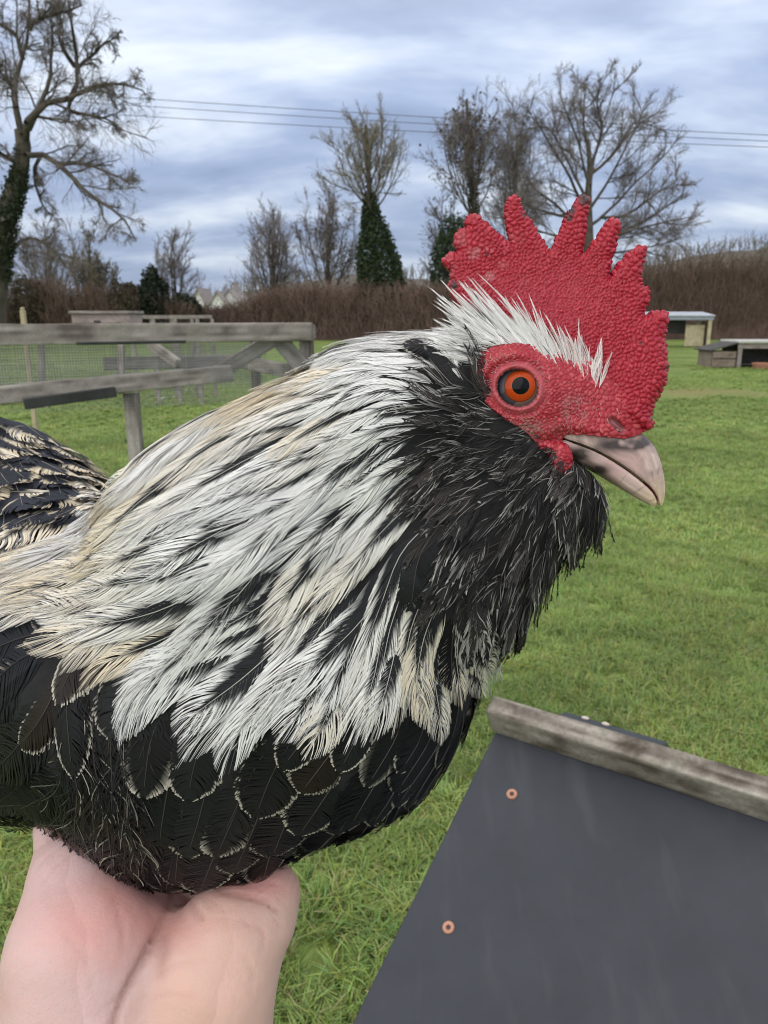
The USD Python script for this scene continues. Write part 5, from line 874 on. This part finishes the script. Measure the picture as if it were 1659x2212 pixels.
def build_roof():
    # the ridge is level: its left end farther away than its right end
    A0, B0 = W(1068, 1584, 1.05), W(1659, 1777, .865); e1 = nrm(B0 - A0); e1 = nrm(e1 * [1, 1, 0]); hz = nrm(np.cross(e1, [0, 0, 1.0])); hz = hz if hz[1] < 0 else -hz
    r = W(760, 2212, 1.0) - EYE; q = EYE + r * (((A0 - EYE) @ e1) / (r @ e1)); e2 = nrm(q - A0); nn = nrm(np.cross(e1, e2)); nn = nn if nn[2] > 0 else -nn; s = math.asin(-e2[2])
    base = A0 + e1 * .6; base = np.array([base[0], base[1], 0.0]); R = np.stack([e1, e2, nn], 1)
    th = thing('coop_roof', 'dark grey sheet roof of a coop with a weathered batten along its ridge', 'roof', base)
    Lx, Ly = 1.5, .95
    obj('roof_sheet', (lambda v, f: (v - base, f))(*box(A0 + e1 * (Lx / 2) + e2 * (Ly / 2 - .034) - nn * .006, (Lx, Ly, .012), R, .002)), GREY_SHEET, th)
    # the other slope beyond the ridge
    s3 = math.radians(19); e3 = -hz * math.cos(s3) - np.array([0, 0, 1.0]) * math.sin(s3); n3 = np.cross(e1, e3); n3 = n3 if n3[2] > 0 else -n3; O = A0 + e1 * .035 - hz * .015 + np.array([0, 0, .018])
    obj('roof_sheet', (lambda v, f: (v - base, f))(*box(O + e1 * .085 + e3 * .07, (.15, .14, .012), np.stack([e1, e3, n3], 1), .002)), GREY_SHEET, th)
    bt = .050; Rb = np.stack([e1, e2, nn], 1); c = A0 + nn * (bt / 2 + .0005) + e1 * .748 - e2 * .014; Rb = np.stack([e1, e2, np.cross(e1, e2)], 1)
    if Rb[2, 2] < 0: Rb[:, 2] *= -1
    v, f, cc = aged(c - e1 * .75, c + e1 * .75, .028, bt, 3, up=Rb[:, 2], step=.006, tones=((.075, .06, .046), (.235, .205, .17), (.42, .385, .335)), rough=.0012, size=2.2); obj('batten', (v - base, f), AGED, th, col=cc, smooth=True)
    for (x, y) in ((1106, 1716), (969, 2004)):
        ry = W(x, y, 1.0) - EYE; t = ((A0 - EYE) @ nn) / (ry @ nn); p = EYE + ry * t
        s1 = trimesh.creation.revolve(np.array([(0, .0012), (.0028, .0016), (.0066, .0018), (.0072, .0008), (.0072, 0)]), sections=24); T = np.stack([e1, np.cross(nn, e1), nn], 1)
        sc = obj('screw', (s1.vertices @ T.T + p - base, s1.faces), COPPER, th, smooth=40); k = trimesh.creation.cylinder(.0030, .0012, sections=6); obj('socket', (k.vertices @ T.T + p + nn * .0014 - base, k.faces), RUST, sc)
    for u in (.045, .075):
        p = O + e1 * u + e3 * .125 + n3 * .008; k = trimesh.creation.icosphere(1, .006); obj('washer', (k.vertices * [1, 1, .5] @ np.stack([e1, e3, n3], 1).T + p - base, k.faces), WASHER, th, smooth=True)
    # walls of the coop below, so that the roof stands on something
    w = A0 + e1 * (Lx / 2) + e2 * .40; hgt = w[2] - .25; obj('wall', (lambda v, f: (v - base, f))(*box((w[0], w[1], hgt / 2), (Lx * .8, .03, hgt), np.stack([e1, hz, [0, 0, 1]], 1))), BROWNWOOD, th)
    w = A0 + e1 * (Lx / 2) + e3 * .05; hgt = w[2] - .08; obj('wall', (lambda v, f: (v - base, f))(*box((w[0], w[1], hgt / 2), (Lx * .8, .03, hgt), np.stack([e1, hz, [0, 0, 1]], 1))), BROWNWOOD, th)
build_roof()
# ---------------------------------------------------------------- the wire run on the left
WIREM = L('galvanised_wire', {'p': ('principled_bsdf', {'base_color': (.30, .31, .32), 'roughness': .5, 'metallic': .3})}, [])
BLACKW = wood('blackened_timber', (.022, .024, .022), (.038, .040, .037), (2, 2, 2), (0, 0, 0), (.015, .015, .015), 4.0)
def netting(O, ex, ey, nx, ny, pitch, r):
    """Square welded mesh: nx by ny cells from O."""
    P0, P1 = [], []
    for i in range(nx + 1): P0.append(O + ex * (i * pitch)); P1.append(O + ex * (i * pitch) + ey * (ny * pitch))
    for j in range(ny + 1): P0.append(O + ey * (j * pitch) + ex * 0.0); P1.append(O + ey * (j * pitch) + ex * (nx * pitch))
    n = len(P0); return tubes(P0, P1, np.full(n, r), np.full(n, r), 3)
def build_run():
    base = np.array([-1.1, 3.6, 0.0]); th = thing('chicken_run', 'raised grey timber chicken run with wire netting and a braced end, on the left', 'chicken run', base)
    def P(name, vf, m, **k): return obj(name, (vf[0] - base, vf[1]), m, th, **k)
    cnt = [0]
    def B(name, a, b, w, t, up=(0, 0, 1)):
        cnt[0] += 1; v, f, cc = aged(a, b, w, t, 10 + cnt[0], up=up, size=.8, tones=((.11, .092, .078), (.27, .24, .21), (.42, .385, .345))); return obj(name, (v - base, f), AGED, th, col=cc, smooth=True)
    tl, tr = W(-160, 725, 3.15), W(672, 716, 3.85); z = (tl[2] + tr[2]) / 2; tl[2] = tr[2] = z; ex = nrm(tr - tl); bk = nrm(np.cross([0, 0, 1], ex)); bk = bk if bk[1] > 0 else -bk; D = 1.0; U = np.array([0, 0, 1.0])
    B('top_rail', tl, tr, .05, .088)
    ll, lr = W(-160, 868, 3.2), W(500, 806, 3.78); B('lower_rail', ll, lr, .06, .078)
    P('black_strip', bar(W(52, 873, 3.27), W(250, 846, 3.46), .03, .045), BLACKW)
    P('stain_strip', bar(W(165, 742, 3.30), W(400, 738, 3.55), .03, .012), BLACKW)
    B('post', W(662, 716, 3.90), np.array([*W(662, 716, 3.90)[:2], 0.0]), .07, .07, up=(0, 1, 0))
    q = W(284, 850, 3.60); B('post', q, np.array([q[0], q[1], 0.0]), .062, .06, up=(0, 1, 0))
    q = W(-130, 850, 3.35); B('post', q, np.array([q[0], q[1], 0.0]), .062, .06, up=(0, 1, 0))
    B('brace', W(598, 728, 3.86), W(470, 806, 3.80), .05, .07); B('brace', W(592, 720, 3.86), W(650, 790, 3.92), .05, .085)
    # back frame
    B('back_rail', tl + bk * D + U * -.02, tr + bk * D + U * -.02, .05, .07)
    B('back_rail', W(225, 786, 4.6), W(560, 778, 4.75), .05, .075); B('cross_rail', W(323, 742, 4.3), W(385, 786, 4.2), .035, .05)
    B('end_rail', tr, tr + bk * D, .05, .07); B('end_rail', lr + ex * .3, lr + ex * .3 + bk * D, .05, .07)
    q = tr + bk * D; B('post', q, np.array([q[0], q[1], 0.0]), .06, .06, up=(0, 1, 0))
    for (x, wd) in ((262, .03), (90, .03)): B('upright', W(x, 745, 4.3), W(x, 850, 4.3), wd, wd, up=(0, 1, 0))
    L1 = np.linalg.norm(tr - tl); v, f = netting(tl - U * .335 + bk * .02, ex, U, int(L1 / .013), int(.30 / .013), .013, .0008); P('front_netting', (v, f), WIREM, kind='stuff')
    v, f = netting(tl - U * .335 + bk * D, ex, U, int(L1 / .013), int(.30 / .013), .013, .0008); P('back_netting', (v, f), WIREM, kind='stuff')
    v, f = netting(tl - U * .335 + bk * .35, ex, U, int(.85 / .0125), int(.29 / .0125), .0125, .0011); P('doubled_netting', (v, f), DARKWOOD, kind='stuff')
    v, f = netting(tl - U * .335 + bk * .75 + ex * 1.05, ex, U, int(.62 / .0125), int(.26 / .0125), .0125, .0010); P('doubled_netting', (v, f), DARKWOOD, kind='stuff')
build_run()
# ---------------------------------------------------------------- hutches, sheds, stake, litter further off
def hutch():
    Y = 4.55; l, r = at_y(156, 690, Y), at_y(281, 690, Y); zt = at_y(156, 678, Y)[2]; w = r[0] - l[0]; c = np.array([(l[0] + r[0]) / 2, Y + .1, 1.195]); h = zt - 1.195
    th = thing('nest_box', 'pinkish grey wooden nest box resting on the back rail of the run', 'nest box', c); m = wood('pink_grey_boards', (.22, .17, .15), (.34, .28, .25), (1, 8, 8), (0, 0, 0), (.10, .08, .075), 3.0)
    for k in range(2): obj('board', box((0, -.1, h * (.27 + .5 * k)), (w, .016, h * .48), None, .003), m, th)
    for s in (-1, 1): obj('side', box((s * (w / 2 - .01), .02, h * .5), (.018, .22, h * .96)), m, th)
    obj('lid', box((0, .01, h + .008), (w + .02, .27, .016), None, .003), GREYWOOD, th); obj('handle', box((-.02, -.115, h * .62), (.035, .014, .012), None, .003), DARKWOOD, th)
    obj('prop', (lambda v, f: (v - c, f))(*bar(at_y(256, 690, Y - .03), at_y(286, 708, Y - .03), .016, .03)), GREYWOOD, th)
hutch()
def aviary():
    Y = 11.5; x0, x1 = at_y(284, 690, Y)[0], at_y(426, 690, Y)[0]; zt = at_y(284, 685, Y)[2]; c = np.array([(x0 + x1) / 2, Y + .5, 0.0]); w = x1 - x0
    th = thing('wire_pen', 'far wire pen with thin uprights seen over the top rail, right of the hutch', 'wire pen', c)
    for y in (-.5, .5):
        obj('rail', box((0, y, zt), (w, .05, .05), None, .004), GREYWOOD, th)
        for k in range(4): obj('upright', box((-w / 2 + w * k / 3, y, zt / 2 - .013), (.05, .05, zt - .025), None, .004), GREYWOOD, th)
        v, f = netting(np.array([-w / 2, y + .028, .1]), np.array([1.0, 0, 0]), np.array([0, 0, 1.0]), int(w / .025), int((zt - .1) / .025), .025, .0011); obj('netting', (v, f), DARKWOOD, th, kind='stuff')
aviary()
p = at_y(51, 690, 4.6); p[2] = 0; t = thing('stake', 'short tan wooden stake standing behind the top rail at the far left', 'stake', p); h = at_y(51, 670, 4.6)[2]
obj('shaft', box((0, 0, h / 2), (.027, .027, h), None, .004), PLY, t); obj('cap', box((0, 0, h + .008), (.02, .02, .016), None, .004), PLY, t)
def shelter():
    g = ground_at(1532, 750); Y = g[1]; x1 = g[0]; x0 = at_y(1392, 720, Y)[0]; zt = at_y(1480, 681, Y)[2]; c = np.array([(x0 + x1) / 2, Y, 0.0]); w = x1 - x0; D = 1.1
    th = thing('field_shelter', 'grey roofed open shed with a yellowish board, farthest shed on the right', 'shed', c); TIN = noisy('tin_roof', (.30, .32, .36), (.42, .44, .48), 3.0, .5)
    R = np.array([[1, 0, 0], [0, math.cos(.10), -math.sin(.10)], [0, math.sin(.10), math.cos(.10)]])
    obj('roof', box((0, D / 2, zt + .05), (w + .15, D + .3, .05), R, .01), TIN, th); obj('fascia', box((0, -.06, zt - .10), (w + .1, .04, .17), R * 1.0, .005), noisy('fascia_paint', (.26, .28, .33), (.36, .38, .43), 5.0, .6), th)
    for (x, y) in ((-w / 2 + .06, 0), (w / 2 - .07, 0), (-w / 2 + .06, D), (w / 2 - .07, D)): obj('post', box((x, y, zt / 2 - .09), (.13 if x > 0 else .09, .1, zt - .18), None, .008), BROWNWOOD if x < 0 else PLY, th)
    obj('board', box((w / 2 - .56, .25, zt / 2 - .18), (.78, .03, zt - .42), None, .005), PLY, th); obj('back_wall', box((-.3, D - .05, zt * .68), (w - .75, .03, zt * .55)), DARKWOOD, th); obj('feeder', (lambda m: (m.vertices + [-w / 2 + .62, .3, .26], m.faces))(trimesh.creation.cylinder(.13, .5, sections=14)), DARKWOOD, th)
    obj('side_wall', box((w / 2 - .0, D / 2, zt / 2 - .12), (.03, D - .12, zt - .3)), BROWNWOOD, th)
shelter()
def low_coop():
    g = ground_at(1534, 795); Y = g[1]; x0 = g[0]; xm = at_y(1592, 760, Y)[0]; x1 = at_y(1760, 760, Y)[0]; zt = at_y(1600, 742, Y)[2]; zs = at_y(1534, 757, Y)[2]; c = np.array([xm, Y + .5, 0.0])
    th = thing('low_coop', 'low wooden coop with a dark open front at the right edge, nearer than the shed', 'coop', c); X0, X1 = x0 - xm, x1 - xm; D = .9; sl = math.atan2(zt - zs, -X0)
    obj('nest_box', box((X0 / 2, -.5 + D / 2, (zs - .03) / 2), (-X0, D - .1, zs - .03), None, .01), BROWNWOOD, th); obj('front_board', box((X0 / 2, -.52, zs * .75), (-X0 - .05, .03, zs * .38), None, .005), BROWNWOOD, th)
    obj('front_board', box((X0 / 2, -.52, zs * .28), (-X0 - .05, .03, zs * .42), None, .005), BROWNWOOD, th)
    R = np.array([[math.cos(sl), 0, -math.sin(sl)], [0, 1, 0], [math.sin(sl), 0, math.cos(sl)]]); obj('lid', box((X0 / 2 - .03, -.5 + D / 2, (zs + zt) / 2 + .01), (math.hypot(X0, zt - zs) + .1, D + .12, .035), R, .006), DARKWOOD, th)
    obj('roof', box((X1 / 2 + .02, -.5 + D / 2, zt + .045), (X1 + .08, D + .2, .06), None, .01), noisy('pale_roof', (.36, .36, .33), (.50, .50, .46), 4.0, .8), th); obj('fascia', box((X1 / 2, -.53, zt - .06), (X1, .03, .13), None, .005), GREYWOOD, th)
    for k in range(3): obj('post', box((.06 + (X1 - .12) * k / 2 if k else .06, -.53, (zt - .13) / 2), (.10, .06, zt - .13), None, .006), GREYWOOD, th)
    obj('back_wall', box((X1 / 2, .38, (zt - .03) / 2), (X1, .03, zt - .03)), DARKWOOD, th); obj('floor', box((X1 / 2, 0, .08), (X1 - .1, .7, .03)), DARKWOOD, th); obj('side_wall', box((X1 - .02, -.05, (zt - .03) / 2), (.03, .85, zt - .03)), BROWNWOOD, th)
    p = ground_at(1648, 797); t2 = thing('clay_trough', 'terracotta coloured trough on the grass before the low coop', 'trough', (p[0], p[1], 0)); v = trimesh.creation.revolve(np.array([(0, .02), (.20, .02), (.24, .13), (.27, .13), (.23, 0), (0, 0)]), sections=24); obj('bowl', (v.vertices, v.faces), noisy('terracotta', (.26, .12, .08), (.34, .17, .11), 5.0, .8), t2, smooth=40); k = trimesh.creation.torus(.25, .018, major_sections=24, minor_sections=8); obj('rim', (k.vertices + [0, 0, .13], k.faces), noisy('terracotta_rim', (.26, .12, .08), (.34, .17, .11), 5.0, .8), t2, smooth=True)
low_coop()
LEAFM = noisy('dead_leaf', (.40, .24, .16), (.50, .33, .24), 90, .7); WHITEM = noisy('white_down', (.62, .63, .64), (.74, .75, .76), 60, .8)
def petal(name, px, py, size, m, label, cat, seed, z=.045):
    g = ground_at(px, py, z); r = np.random.default_rng(seed); t = thing(name, label, cat, g, r.uniform(0, 6)); n = 9; s = np.linspace(-1, 1, n); w = .42 * np.sqrt(np.clip(1 - s ** 2, 0.01, 1)); top = np.stack([s * size, w * size, .18 * size * s ** 2 + .1 * size * np.sin(3 * s)], 1); bot = top * [1, -1, 1]; mid = top * [1, 0, 1] - [0, 0, .08 * size]
    v = np.vstack([top, mid, bot]); i = np.arange(n - 1); f = quads(np.vstack([np.stack([i, i + n, i + n + 1, i + 1], 1), np.stack([i + n, i + 2 * n, i + 2 * n + 1, i + n + 1], 1)])); obj('blade', (v, f), m, t, smooth=True); obj('stalk', path_tube(np.stack([np.linspace(-.9, 1.35, 6) * size, 0 * s[:6], .02 * size + .1 * size * np.linspace(-1, 1, 6) ** 2], 1), .03 * size, 5), m, t)
petal('fallen_leaf', 803, 1790, .013, LEAFM, 'small pinkish dead leaf on the grass left of the coop roof', 'leaf', 1)
petal('white_feather', 99, 878, .07, WHITEM, 'white feather on the grass under the black strip of the run', 'feather', 2)
petal('white_feather', 351, 860, .07, WHITEM, 'white feather on the grass just right of the middle run post', 'feather', 3); petal('white_feather', 375, 857, .05, WHITEM, 'smaller white feather on the grass, second from the middle run post', 'feather', 5)
petal('white_feather', 407, 843, .08, WHITEM, 'white feather on the grass nearest the rooster neck', 'feather', 4)
